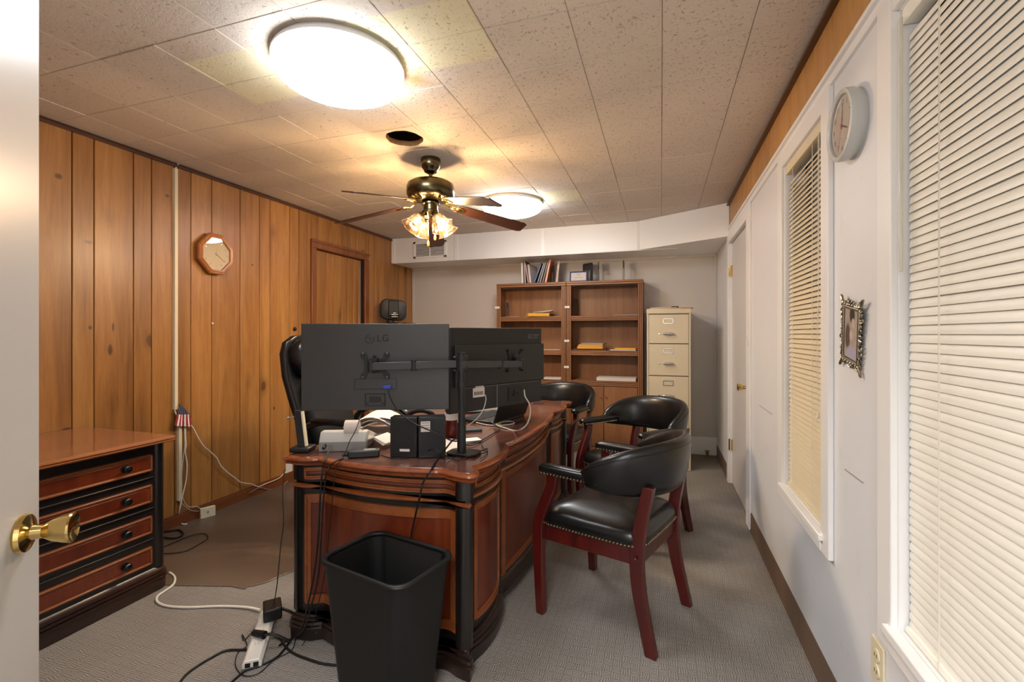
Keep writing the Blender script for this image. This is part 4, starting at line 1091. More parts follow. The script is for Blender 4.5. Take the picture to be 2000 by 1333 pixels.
bar(tuple(pol+UR*.018+Vector((0, 0, -.003))), Rr1); bar(Rr1, Rr2)
mb = MB()
for p in (L1, L2, Rr1, Rr2): mb.cyl((p[0], p[1], p[2]-.022), (p[0], p[1], p[2]+.022), .012, n=16)
mb.build('arm_joint', m_black, arm, w=True)

def monitor(A, B, ztop, zbot, thick, label, cat_group=None):
    """A,B: left and right plan positions of the back face (seen from behind)"""
    A = Vector(A); B = Vector(B); w_ = (B-A).length; d = (B-A).normalized()
    a = math.atan2(d.y, d.x)
    t = thing('monitor', label, 'monitor', ((A.x+B.x)/2, (A.y+B.y)/2, zbot), a)
    return t, w_, ztop-zbot      # local x to the right seen from behind, local -y towards the viewer behind
A = cs(-.8835, 1.93, 0)[:2]; B = cs(-.2706, 1.98, 0)[:2]
m_monback = NT('monitor_back'); v_ = m_monback.coord(); nn_ = m_monback.noise(v_, 700, 2); m_monback.l(m_monback.mix(nn_, srgb(56, 56, 56), srgb(76, 75, 74)), m_monback.b.inputs['Base Color']); m_monback.b.inputs['Roughness'].default_value = .42; m_monback.b.inputs['Metallic'].default_value = .35; m_monback = m_monback.m
mon, mw, mh = monitor(A, B, 1.312, .945, .03, 'flat dark grey monitor on the left arm, seen from behind')
MB().prism([(-mw/2, 0), (mw/2, 0), (mw/2, mh), (-mw/2, mh)], .0, .022, 'xz').build('casing', m_monback, mon, bevel=.002)
MB().prism([(-mw/2+.008, .018), (mw/2-.008, .018), (mw/2-.008, mh-.008), (-mw/2+.008, mh-.008)], .022, .0235, 'xz').build('screen', M('screen_off', srgb(12, 12, 14), .12), mon)
def vesa(t, cx, cz, depth, w=.118, screws=True):
    mb = MB()
    for sx in (-1, 1):
        for sz in (-1, 1):
            mb.prism([(cx+sx*.032, cz+sz*.022), (cx+sx*.032, cz+sz*.036), (cx+sx*.038, cz+sz*.056), (cx+sx*.060, cz+sz*.056), (cx+sx*.060, cz+sz*.036), (cx+sx*.045, cz+sz*.022)], -.0035, -.0005, 'xz')
    mb.prism([(cx-.045, cz-.03), (cx+.045, cz-.03), (cx+.045, cz+.03), (cx-.045, cz+.03)], -.0045, -.0005, 'xz')
    o = mb.build('mount_plate', m_black, t)
    s_ = MB()
    for sx in (-1, 1):
        for sz in (-1, 1): s_.lathe([(.0, 0), (.0065, 0), (.0065, .005), (.004, .008), (0, .008)][::-1], (cx+sx*.05, -.001, cz+sz*.05), '-y', 10)
    s_.build('thumb_screw', m_graph, o)
    MB().cyl((cx, -.002, cz), (cx, -depth, cz), .016).box((cx-.012, -.03, cz+.012), (cx+.014, -.012, cz+.034)).cyl((cx+.0, -.022, cz-.03), (cx+.0, -.022, cz+.046), .005).build('tilt_head', m_black, o)
vx = (731-732.5)/289*mw; vz = mh*(804-717)/170
vesa(mon, vx, vz, .045)
# input bay recess lines, stand socket
mb = MB(); x0, x1 = -mw/2+(689-587)/289*mw, -mw/2+(772-587)/289*mw; za, zb = mh*(804-763)/170, mh*(804-742)/170
for a, b in (((x0, za), (x1, za+.0022)), ((x0, zb-.0018), (x1, zb)), ((x0, za), (x0+.0018, zb)), ((x1-.0018, za), (x1, zb))): mb.prism([a, (b[0], a[1]), b, (a[0], b[1])], -.0022, 0, 'xz')
mb.build('port_bay', m_black, mon)
x0, x1 = -mw/2+(710-587)/289*mw, -mw/2+(750-587)/289*mw; za, zb = mh*(804-796)/170, mh*(804-771)/170
mb = MB()
for a, b in (((x0, za), (x1, za+.004)), ((x0, zb-.004), (x1, zb)), ((x0, za), (x0+.004, zb)), ((x1-.004, za), (x1, zb))): mb.prism([a, (b[0], a[1]), b, (a[0], b[1])], -.004, 0, 'xz')
mb.prism([(x0+.018, za+.016), (x1-.018, za+.016), (x1-.018, zb-.014), (x0+.018, zb-.014)], -.003, 0, 'xz')
mb.cyl((x0+.012, -.004, za+.012), (x0+.012, 0, za+.012), .004).cyl((x1-.012, -.004, za+.012), (x1-.012, 0, za+.012), .004)
mb.build('stand_socket', m_black, mon)
# logo: ring face and letters
lz = mh*(804-663.5)/170; lx = -mw/2+(719.5-587)/289*mw
lg = MB(); r0 = .0195
for k in range(40):
    if 2 < k < 9: continue
    a0, a1 = 2*pi*k/40, 2*pi*(k+1)/40
    lg.prism([(lx+r0*cos(a0), lz+r0*sin(a0)), (lx+(r0-.0022)*cos(a0), lz+(r0-.0022)*sin(a0)), (lx+(r0-.0022)*cos(a1), lz+(r0-.0022)*sin(a1)), (lx+r0*cos(a1), lz+r0*sin(a1))], -.0010, -.0002, 'xz')
lg.box((lx-.001, -.001, lz-.009), (lx+.001, -.0002, lz+.009)).box((lx-.001, -.001, lz-.009), (lx+.006, -.0002, lz-.007)).box((lx+.004, -.001, lz+.0), (lx+.019, -.0002, lz+.002)).cyl((lx-.008, -.001, lz+.006), (lx-.008, -.0002, lz+.006), .0028, n=12)
tx = text_mb('LG', .042, .0004)
old = lg.M; lg.M = Matrix.Translation((-mw/2+(745-587)/289*mw, -.0006, lz+.001)) @ Matrix.Rotation(pi/2, 4, 'X'); lg.add(tx.v, tx.f); lg.M = old
lg.build('logo', M('logo_dark', srgb(12, 12, 13), .5), mon, smooth=False)
# connectors
cx_, cz_ = -mw/2+(755-587)/289*mw, mh*(804-758)/170
mb = MB().box((cx_-.017, -.020, cz_-.007), (cx_+.016, -.001, cz_+.006)); mb.cyl((cx_-.018, -.012, cz_), (cx_-.030, -.012, cz_), .0015); mb.build('video_plug', m_blue, mon, bevel=.003)

A2 = cs(-.272, 2.03, 0)[:2]; B2 = cs(.160, 2.45, 0)[:2]
m_acer = M('monitor_black_back', srgb(40, 40, 40), .5, var=.12, vs=300)
mo2, mw2, mh2 = monitor(A2, B2, 1.297, .912, .03, 'black monitor with a ribbed top band on the right arm, seen from behind')
mb = MB().prism([(-mw2/2, 0), (mw2/2, 0), (mw2/2, mh2), (-mw2/2, mh2)], .004, .034, 'xz'); mb.build('casing', m_acer, mo2, bevel=.003)
MB().prism([(-mw2/2+.008, .018), (mw2/2-.008, .018), (mw2/2-.008, mh2-.008), (-mw2/2+.008, mh2-.008)], .034, .0355, 'xz').build('screen', M('screen_off_b', srgb(12, 12, 14), .12), mo2)
MB().prism([(-mw2/2+.02, mh2*.30), (mw2/2, mh2*.30), (mw2/2, mh2*.795), (-mw2/2+.02, mh2*.795)], -.014, .004, 'xz').build('back_bulge', m_acer, mo2, bevel=.004)
mb = MB()
for k in range(26): mb.prism([(-mw2/2+.012, mh2*.815+k*.0027), (mw2/2-.004, mh2*.815+k*.0027), (mw2/2-.004, mh2*.815+k*.0027+.0012), (-mw2/2+.012, mh2*.815+k*.0027+.0012)], .0030, .0042, 'xz')
mb.build('ribbing', m_acer, mo2)
tx = text_mb('acer', .05, .0004); mb = MB(); mb.M = Matrix.Translation((mw2/2-.065, .0024, mh2*.905)) @ Matrix.Rotation(pi/2, 4, 'X') @ Matrix.Shear('XZ', 4, (0, 0)); mb.add(tx.v, tx.f)
mb.build('logo', M('logo_grey', srgb(104, 104, 104), .3, .5), mo2, smooth=False)
vx2, vz2 = .085, mh2*.585
mb = MB()
mo2v = bpy.data.objects.new('x', None)
pl_ = MB()
for sx in (-1, 1):
    for sz in (-1, 1): pl_.prism([(vx2+sx*.030, vz2+sz*.022), (vx2+sx*.038, vz2+sz*.056), (vx2+sx*.060, vz2+sz*.056), (vx2+sx*.045, vz2+sz*.022)], -.0185, -.0145, 'xz').cyl((vx2+sx*.05, -.0145, vz2+sz*.05), (vx2+sx*.05, -.024, vz2+sz*.05), .006, n=10)
pl_.prism([(vx2-.045, vz2-.03), (vx2+.045, vz2-.03), (vx2+.045, vz2+.03), (vx2-.045, vz2+.03)], -.019, -.0145, 'xz')
pl_.cyl((vx2, -.019, vz2), (vx2-.01, -.05, vz2), .015)
pl_.cyl((vx2-.01, -.03, vz2+.015), (vx2-.004, -.03, vz2+.045), .005)
pl_.build('mount_plate', m_black, mo2)
bpy.data.objects.remove(mo2v)
mb = MB().prism([(-.17, .105-.0), (-.10, .105), (-.10, .062), (-.17, .062)], .0025, .0042, 'xz'); mb.prism([(-.155, .105), (-.105, .105), (-.105, .13), (-.155, .13)], .0025, .0042, 'xz')
st = mb.build('rating_label', m_paper, mo2)
mb = MB()
for k in range(7): mb.box((-.163+k*.008, .0018, .072), (-.159+k*.008, .0027, .088))
mb.build('small_print', m_black, st)
MB().box((-.0205, .002, .0), (-.0185, .0045, .112)).box((-.22, .0025, .108), (.28, .0045, .1095)).build('seam', m_greyd, mo2)
mb = MB().prism(rpoly(.09, .075, .012, 4, .10, .055), .001, .0045, 'xz'); mb.cyl((.085, .0, .05), (.12, 0, .06), .004).cyl((.10, 0, .075), (.10, 0, .05), .004); mb.build('stand_socket', m_black, mo2)

# ------------------------------------------------------------------ things on the desk
Z = DZ+.0005
def at(p, rz=0): return (p[0], p[1], Z), rz
# printing calculator
ca = thing('printing_calculator', 'grey printing calculator with a white paper roll on the desk', 'calculator', (*cs((678-1000)/900*2.045, 2.045, 0)[:2], Z), YAW+radians(5))
# local x right, y away from the camera
mb = MB().prism([(-.085, .0), (.155, .0), (.155, .05), (.10, .085), (-.085, .045)][:0] or [(-.075, 0), (.17, 0), (.17, .022), (-.02, .082), (-.055, .082), (-.075, .05)], -.098, .098, 'yz')
mb.build('calculator_body', m_grey, ca, bevel=.006)
MB().box((-.0985+.0, -.0765, .0), (.0985, -.02, .042)).build('rear_skirt', m_greyd, ca, bevel=.003)
MB().cyl((.005, -.045, .098), (.062, -.045, .098), .030, n=28).build('paper_roll', m_paper, ca)
MB().tube([(-.006, -.045, .098), (.074, -.045, .098)], .003).tube([(.074, -.045, .098), (.078, -.045, .09), (.078, -.062, .04)], .002).build('roll_holder', m_chrome, ca)
MB().box((.008, -.07, .083), (.060, .03, .0835)).build('paper_tail', m_paper, ca)
MB().cyl((-.070, -.0765, .028), (-.070, -.105, .022), .006).build('power_plug', m_black, ca)
# power adapter
ad = thing('power_adapter', 'black laptop power adapter at the near edge of the desk', 'power adapter', (*(-1.156, 1.608, 0.765)[:2], Z), YAW+radians(14))
MB().box((-.062, -.020, 0), (.062, .020, .030)).build('brick', m_black, ad, bevel=.006, seg=3)
MB().box((.0, -.012, .0300), (.045, .010, .0303)).build('rating_label', m_greyd, ad)
MB().cyl((-.062, 0, .014), (-.085, -.002, .012), .009, .005).build('plug', m_black, ad)
# two small speakers from behind
def spk(x, d, w_, h_, dp, rz, label, sticker):
    t = thing('desktop_speaker', label, 'speaker', (*cs((x-1000)/900*d, d, 0)[:2], Z), rz, 'pair of black desktop speakers')
    MB().box((-w_/2, 0, 0), (w_/2, dp, h_)).build('speaker_cabinet', m_black, t, bevel=.004)
    MB().box((-w_/2+.009, -.0006, .012), (w_/2-.009, .002, h_-.012)).build('rear_panel', m_blackmat, t, bevel=.001)
    s_ = MB()
    for sx, sz in ((-.6, .72), (.55, .42), (-.55, .35), (.1, .12)): s_.cyl((sx*w_*.4, -.0008, sz*h_), (sx*w_*.4, -.004, sz*h_), .004, n=10)
    s_.build('screw_boss', m_black, t)
    x0, z0, x1, z1 = sticker; MB().box((x0, -.0016, z0), (x1, -.0007, z1)).build('rating_label', m_paper, t)
    m_ = MB()
    for k in range(3): m_.box((x0+.003, -.0019, z1-.008-k*.010), (x1-.003, -.0016, z1-.004-k*.010))
    if z1-z0 > .02: m_.build('small_print', m_greyd, t)
    return t
spk(788, 1.87, .112, .165, .055, YAW-radians(4), 'left black desktop speaker back with a small white label low down', (-.015, .026, .026, .036))
spk(844, 1.865, .110, .168, .055, YAW+radians(12), 'right black desktop speaker back with a white sticker near its top', (-.045, .108, -.008, .150))
# lamp post
lp_ = thing('desk_lamp', 'black desk lamp with slanted post at the left corner of the desk', 'desk lamp', (*(-1.465, 1.603, 0.765)[:2], Z), YAW)
MB().box((-.04, -.035, 0), (.045, .045, .022)).build('lamp_base', m_black, lp_, bevel=.008, seg=3)
mb = MB(); mb.rings([[(.004+a*.017, b*.012, .02) for a, b in ((-1,-1),(1,-1),(1,1),(-1,1))], [(-.024+a*.017, .02+b*.012, .172) for a, b in ((-1,-1),(1,-1),(1,1),(-1,1))]]); mb.build('lamp_post', m_black, lp_, bevel=.002)
mb = MB(); mb.rings([[(.022+a*.003, -.004+b*.010, .024) for a, b in ((-1,-1),(1,-1),(1,1),(-1,1))], [(-.005+a*.003, .016+b*.010, .168) for a, b in ((-1,-1),(1,-1),(1,1),(-1,1))]]); mb.build('edge_strip', m_cream, lp_)
MB().cyl((-.04, .02, .145), (-.068, .02, .14), .004).cyl((-.068, .02, .14), (-.074, .02, .139), .007).build('side_screw', m_chrome, lp_)
# paper stacks
def sheet(name, label, cat, pts, mat, thick=.0006, sag=None, group=None, z=None):
    mb = MB(); mb.prism(pts, (z or Z), (z or Z)+thick); return tag(mb.build(name, mat), label, cat, group)
def paper_fan():
    t = thing('paper_stack', 'fanned stack of curling white papers behind the calculator', 'papers', (*cs((742-1000)/900*2.36, 2.36, 0)[:2], Z), YAW+.05)
    rr = random.Random(2)
    for k in range(7):
        n_ = 10; rg = []; w2, dpt = .165, .125; yaw = rr.uniform(-.16, .16); z0 = .001+k*.0012
        up, lo = [], []
        mb = MB(); mb.M = Matrix.Rotation(yaw, 4, 'Z') @ Matrix.Translation((rr.uniform(-.012, .02), rr.uniform(-.012, .012), 0))
        for i in range(n_+1):
            u = i/n_; x = -w2+2*w2*u; zz = z0+.012+(.062+.003*k)*sin(pi*min(1, u*1.05))**1.2; up.append((x, zz)); lo.append((x, zz-.0009))
        mb.prism(up+lo[::-1], -dpt, dpt, 'xz'); mb.build('paper_sheet', m_paper, t, smooth=False)
    MB().box((-.15, -.11, 0), (.15, .12, .012)).build('paper_sheet', m_paper, t)
    MB().prism([(.02, .078), (.09, .07), (.09, .075), (.02, .083)], -.128, -.122, 'xz').build('blue_tab', M('blue_paper', srgb(70, 80, 140), .6), t)
    return t
paper_fan()
t = thing('paper_stack', 'slanting white papers beside the left desktop speaker', 'papers', (*(-1.197, 1.765, 0.765)[:2], Z), YAW-.5)
for k in range(4):
    mb = MB(); mb.M = Matrix.Rotation(.06*k, 4, 'Z'); mb.prism([(-.10, .004+k*.003), (0, .045+k*.002), (.06, .02+k*.002), (.06, .019+k*.002), (0, .044+k*.002), (-.10, .003+k*.003)], -.03, .075, 'xz'); mb.build('paper_sheet', m_paper, t, smooth=False)
# headset lying behind the speakers
hs = thing('headset', 'black headset with padded band lying behind the desktop speakers', 'headset', (*cs((822-1000)/900*2.12, 2.12, 0)[:2], Z), YAW)
MB().tube([(-.07, 0, .09), (-.05, 0, .135), (0, 0, .150), (.05, 0, .135), (.07, 0, .09)], .011, 10).build('headband', m_black, hs)
MB().cyl((-.078, 0, .05), (-.055, 0, .05), .045, n=20).cyl((.055, 0, .05), (.078, 0, .05), .045, n=20).tube([(-.07, 0, .05), (-.071, 0, .1)], .006).tube([(.07, 0, .05), (.071, 0, .1)], .006).build('ear_cup', m_black, hs)
# dark red bottle
bt = thing('drink_bottle', 'dark red bottle with a white label between the two monitors', 'bottle', (*cs((881-1000)/900*2.25, 2.25, 0)[:2], Z))
MB().lathe([(.028, 0), (.031, .008), (.031, .12), (.026, .145), (.014, .17), (.012, .19)], n=22).build('bottle_body', m_redd, bt)
MB().lathe([(.0315, .085), (.0315, .125)], n=22, cap=False).build('bottle_label', m_paper, bt); MB().lathe([(.0135, .18), (.0135, .205), (0, .206)], n=16).build('bottle_cap', m_paper, bt)
# laptop (open, seen from its hinge side) and paper tray
lt = thing('laptop', 'open black laptop under the right monitor', 'laptop', (*(-0.952, 2.57, 0.765)[:2], Z), radians(90)-radians(14))
MB().box((-.17, -.12, 0), (.17, .12, .018)).build('laptop_base', m_black, lt, bevel=.004)
mb = MB()
for r in range(5):
    for c_ in range(12): mb.box((-.15+c_*.025, -.02+r*.024, .018), (-.129+c_*.025, .0+r*.024, .0205))
kb = mb.build('keys', m_blackmat, lt); kb['kind'] = 'stuff'
mb = MB(); mb.M = Matrix.Translation((0, -.12, .018)) @ Matrix.Rotation(radians(20), 4, 'X'); mb.box((-.17, -.008, 0), (.17, 0, .20)); mb.build('laptop_lid', m_blackmat, lt, bevel=.002)
ps = thing('paper_stack', 'white paper pile leaning behind the laptop keyboard', 'papers', (*cs((943-1000)/900*2.95, 2.95, 0)[:2], Z), YAW+.12)
for k in range(4): MB().box((-.12, -.02+k*.004, .0125+k*.010), (.12, .16+k*.004, .0215+k*.010)).build('paper_sheet', m_paper, ps)
MB().box((-.12, -.03, .0), (.12, .17, .012)).build('letter_tray', m_black, ps, bevel=.004)
# blue stapler
sg = thing('stapler', 'small blue and silver stapler at the laptop corner', 'stapler', (*(-0.895, 2.812, 0.765)[:2], Z), YAW+radians(-14))
MB().ell((0, 0, .026), (.042, .016, .016), 16, 10, .7).build('stapler_body', m_blue, sg); MB().box((-.04, -.012, 0), (.05, .012, .008)).cyl((.03, 0, .026), (.058, 0, .018), .007, .005).build('stapler_base', m_chrome, sg, bevel=.002)
# notes, brochures
tag(MB().prism([(-0.922, 2.447, 0.765)[:2], (-0.86, 2.376, 0.765)[:2], (-0.85, 2.424, 0.765)[:2], (-0.91, 2.499, 0.765)[:2]][::-1], Z, Z+.006).build('sticky_notes', M('yellow_green_note', srgb(214, 222, 66), .6)), 'yellow-green sticky note pad under the grey network cable', 'sticky notes')
br_ = thing('brochure', 'fanned blue and orange brochures beside the monitor pole', 'brochure', (*(-0.856, 1.987, 0.765)[:2], Z), YAW+.5)
for k, (c_, a) in enumerate((((228, 170, 120), .3), ((60, 150, 200), .12), ((236, 226, 222), -.06))):
    mb = MB(); mb.M = Matrix.Rotation(a, 4, 'Z'); mb.box((-.05, -.03, .0005+k*.003), (.055, .03, .0025+k*.003)); mb.build('leaflet', M('leaflet%d' % k, srgb(*c_), .5), br_)
sheet('paper_sheet', 'single white sheet between the right speaker and the pole', 'paper', [cs((868-1000)/900*1.95, 1.95, 0)[:2], cs((895-1000)/900*1.95, 1.95, 0)[:2], cs((893-1000)/900*2.2, 2.2, 0)[:2], cs((870-1000)/900*2.2, 2.2, 0)[:2]], m_paper, .002)
ho = thing('phone_holder', 'small dark plastic phone holder just behind the monitor pole', 'phone holder', (*(-0.926, 2.215, 0.765)[:2], Z), YAW+.3)
MB().box((-.05, -.03, 0), (.04, .03, .012)).build('holder_base', m_darkmetal, ho, bevel=.003); MB().box((-.06, .0, .012), (-.05, .03, .09)).build('holder_back', m_black, ho, bevel=.002)

# ------------------------------------------------------------------ cables
def cable(label, pts, r, mat=None, cat='cable', name='power_cable', sub=6, group=None):
    mb = MB(); mb.tube(pts, r, 8, sub=sub); return tag(mb.build(name, mat or m_blackcord, ang=60), label, cat, group)
zt_ = .770
cable('thin black video cable with inline bead from the blue monitor plug to the pole', [(-1.075, 1.654, 1.041), (-1.049, 1.637, 1.003), (-1.015, 1.627, 0.964), (-0.975, 1.619, 0.937), (-0.922, 1.615, 0.912), (-0.843, 1.619, 0.884), (-0.791, 1.657, 0.849), (-0.793, 1.719, 0.831)], .0030, name='video_cable')
cable('black cord hanging from the pole base over the near desk edge', [(-0.787, 1.711, 0.842), (-0.79, 1.678, 0.845), (-0.797, 1.634, 0.824), (-0.851, 1.679, 0.772), (-0.814, 1.552, 0.771), (-0.788, 1.483, 0.774), (-0.797, 1.476, 0.76), (-0.815, 1.478, 0.731), (-0.829, 1.482, 0.682), (-0.867, 1.515, 0.591), (-0.896, 1.535, 0.502), (-0.912, 1.54, 0.382), (-0.923, 1.54, 0.244)], .0035)
cable('short looped black cable on the desktop in front of the right speaker', [(-1.094, 1.638, 0.769), (-1.018, 1.613, 0.769), (-0.971, 1.652, 0.769), (-0.953, 1.726, 0.769), (-0.849, 1.617, 0.816), (-0.811, 1.608, 0.811), (-0.807, 1.681, 0.771), (-0.756, 1.663, 0.772), (-0.745, 1.73, 0.772), (-0.742, 1.803, 0.771), (-0.721, 1.837, 0.771), (-0.715, 1.866, 0.771)], .0022, name='audio_cable')
cable('black cord from the calculator plug down over the desk edge to the floor', [(-1.319, 1.607, 0.803), (-1.297, 1.567, 0.787), (-1.283, 1.536, 0.773), (-1.25, 1.487, 0.772), (-1.261, 1.492, 0.748), (-1.26, 1.485, 0.724), (-1.267, 1.487, 0.682), (-1.274, 1.49, 0.61), (-1.288, 1.5, 0.504), (-1.302, 1.505, 0.399), (-1.324, 1.51, 0.291), (-1.349, 1.51, 0.184), (-1.37, 1.5, 0.093), (-1.458, 1.545, 0.006), (-1.472, 1.486, 0.005)], .0036)
cable('black cord from the power adapter over the desk edge', [(-1.185, 1.516, 0.778), (-1.202, 1.511, 0.774), (-1.204, 1.484, 0.771), (-1.232, 1.494, 0.75), (-1.237, 1.486, 0.732), (-1.248, 1.488, 0.694), (-1.257, 1.49, 0.632), (-1.269, 1.495, 0.529), (-1.28, 1.5, 0.424), (-1.297, 1.505, 0.298), (-1.327, 1.505, 0.19), (-1.36, 1.5, 0.089), (-1.453, 1.523, 0.006)], .0032)
cable('thin black wire draped over the calculator and down the desk end', [(-1.212, 1.668, 0.935), (-1.202, 1.64, 0.91), (-1.188, 1.597, 0.876), (-1.208, 1.585, 0.831), (-1.209, 1.564, 0.799), (-1.217, 1.549, 0.771), (-1.19, 1.496, 0.771), (-1.204, 1.498, 0.747), (-1.206, 1.492, 0.717), (-1.216, 1.495, 0.655), (-1.232, 1.5, 0.552), (-1.248, 1.505, 0.447), (-1.269, 1.51, 0.32), (-1.299, 1.51, 0.193), (-1.332, 1.5, 0.08), (-1.383, 1.514, 0.005)], .0018, name='thin_wire')
cable('thin black wire hanging down the left side of the desk to the power strip', [(-1.601, 1.647, 0.661), (-1.584, 1.621, 0.609), (-1.555, 1.589, 0.556), (-1.535, 1.574, 0.464), (-1.53, 1.555, 0.386), (-1.524, 1.536, 0.288), (-1.532, 1.533, 0.202), (-1.656, 1.636, 0.035)], .0020, name='thin_wire')
cable('grey network cable looping down from the right monitor', [(-0.644, 2.188, 0.991), (-0.628, 2.151, 0.964), (-0.603, 2.138, 0.93), (-0.593, 2.12, 0.889), (-0.596, 2.077, 0.848), (-0.615, 2.04, 0.827), (-0.716, 2.258, 0.77), (-0.779, 2.304, 0.77), (-0.853, 2.365, 0.773), (-0.836, 2.446, 0.776), (-0.799, 2.48, 0.772), (-0.778, 2.435, 0.77), (-0.813, 2.379, 0.77), (-0.893, 2.353, 0.77), (-0.987, 2.399, 0.77)], .0034, m_greycord, name='network_cable')
cable('thin grey cable from the right monitor label to the pole', [(-0.762, 1.961, 0.99), (-0.745, 1.924, 0.972), (-0.741, 1.883, 0.938), (-0.748, 1.829, 0.907), (-0.779, 1.792, 0.879)], .0020, m_greycord, name='thin_wire')
cable('black usb cable along the desktop from the pole to the laptop', [(-0.848, 1.911, 0.771), (-0.804, 1.905, 0.771), (-0.797, 2.033, 0.771), (-0.798, 2.175, 0.771), (-0.804, 2.278, 0.771), (-0.858, 2.348, 0.776), (-0.903, 2.379, 0.79)], .0026, name='usb_cable')
cable('thin black forked wire curling on the desktop near the bowed edge', [(-0.798, 2.035, 0.77), (-0.785, 1.975, 0.77), (-0.74, 1.88, 0.77), (-0.713, 1.86, 0.77), (-0.687, 1.78, 0.77), (-0.685, 1.707, 0.77)], .0014, name='thin_wire')
z_ = .006
cable('thick white cord curving from the cabinet to the power strip', [(-2.472, 1.761, 0.006), (-2.4, 1.736, 0.006), (-2.337, 1.684, 0.006), (-2.317, 1.628, 0.006), (-2.302, 1.582, 0.006), (-2.252, 1.549, 0.006), (-2.173, 1.541, 0.006), (-2.07, 1.565, 0.006), (-1.943, 1.615, 0.006), (-1.82, 1.643, 0.008), (-1.736, 1.642, 0.012)], .0055, m_cord)
cable('black cord on the carpet curving left from the power strip', [(-1.549, 1.434, 0.006), (-1.599, 1.419, 0.005), (-1.652, 1.396, 0.005), (-1.668, 1.354, 0.005), (-1.678, 1.298, 0.005), (-1.674, 1.25, 0.005), (-1.643, 1.195, 0.005)], .0045)
cable('black cord on the carpet running under the waste basket', [(-1.55, 1.523, 0.02), (-1.508, 1.522, 0.008), (-1.45, 1.493, 0.005), (-1.387, 1.469, 0.005), (-1.308, 1.459, 0.005), (-1.234, 1.456, 0.005), (-1.155, 1.47, 0.005)], .0045)
cable('black cord on the carpet curving below the power strip', [(-1.366, 1.547, 0.16), (-1.451, 1.606, 0.05), (-1.469, 1.573, 0.008), (-1.442, 1.495, 0.005), (-1.428, 1.429, 0.005), (-1.455, 1.37, 0.005), (-1.483, 1.334, 0.005), (-1.482, 1.273, 0.005)], .0042)
cable('thin black wire looping around the lower end of the power strip', [(-1.61, 1.574, 0.03), (-1.64, 1.544, 0.02), (-1.644, 1.503, 0.005), (-1.636, 1.467, 0.004), (-1.676, 1.495, 0.004), (-1.598, 1.447, 0.004), (-1.597, 1.406, 0.004), (-1.545, 1.348, 0.004), (-1.47, 1.317, 0.004), (-1.426, 1.342, 0.004), (-1.427, 1.415, 0.004), (-1.405, 1.483, 0.004), (-1.45, 1.55, 0.004)], .0018, name='thin_wire')
cable('coiled thick black cable beside the cabinet on the chair mat', [(-2.926, 2.044, 0.012), (-2.846, 2.055, 0.012), (-2.845, 2.108, 0.012), (-2.933, 2.15, 0.012), (-2.98, 2.119, 0.012), (-3.008, 2.094, 0.012)], .0055)
cable('thin black cable loop on the chair mat', [(-2.793, 1.95, 0.009), (-2.796, 2.034, 0.009), (-2.789, 2.125, 0.009), (-2.74, 2.164, 0.009), (-2.668, 2.134, 0.009), (-2.635, 2.071, 0.009), (-2.62, 1.966, 0.009), (-2.66, 1.92, 0.009), (-2.715, 1.896, 0.009)], .0026)

# ------------------------------------------------------------------ power strip
sa_, sb_ = Vector((-1.67, 1.624, 0.03)), Vector((-1.483, 1.37, 0.03)); sa_.z = sb_.z = 0
dd = (sb_-sa_); st_ = thing('power_strip', 'white power strip on the carpet with black plugs in it', 'power strip', tuple(sa_), math.atan2(dd.y, dd.x))
L = dd.length+.02
MB().prism([(-.034, .004), (.034, .004), (.034, .022), (.024, .036), (-.024, .036), (-.034, .022)], -.005, L, 'yz').build('strip_body', M('strip_white', srgb(226, 222, 212), .4), st_, bevel=.004)
for s in (-1, 1): MB().box((L-.001, s*.014-.009, .010), (L+.0015, s*.014+.009, .026)).build('usb_port', m_black, st_)
for k in range(3):
    o = MB(); x = .06+k*.09
    for s in (-1, 1): o.box((x-.006, s*.006-.001, .0358), (x+.006, s*.006+.001, .0366))
    o.build('outlet', m_greyd, st_)
pg = thing('plug_adapter', 'large black plug adapter at the upper end of the power strip', 'plug', tuple(sa_+dd.normalized()*.06+Vector((0, 0, .037))), math.atan2(dd.y, dd.x)+.2)
MB().box((-.045, -.01, 0), (.05, .062, .052)).build('adapter_body', m_black, pg, bevel=.006)
MB().tube([(.0, .06, .02), (.02, .09, .01), (.03, .12, -.015)], .006).build('strain_relief', m_black, pg)
pg = thing('power_plug', 'small black plug in the lower socket of the power strip', 'plug', tuple(sa_+dd.normalized()*.20+Vector((0, 0, .037))), math.atan2(dd.y, dd.x)+.9)
MB().cyl((-.03, 0, .012), (.03, 0, .016), .012, .015, 12).build('plug_body', m_black, pg); MB().tube([(.03, 0, .016), (.06, .01, .02), (.09, .03, .0), (.11, .05, -.025)], .006).build('strain_relief', m_black, pg)

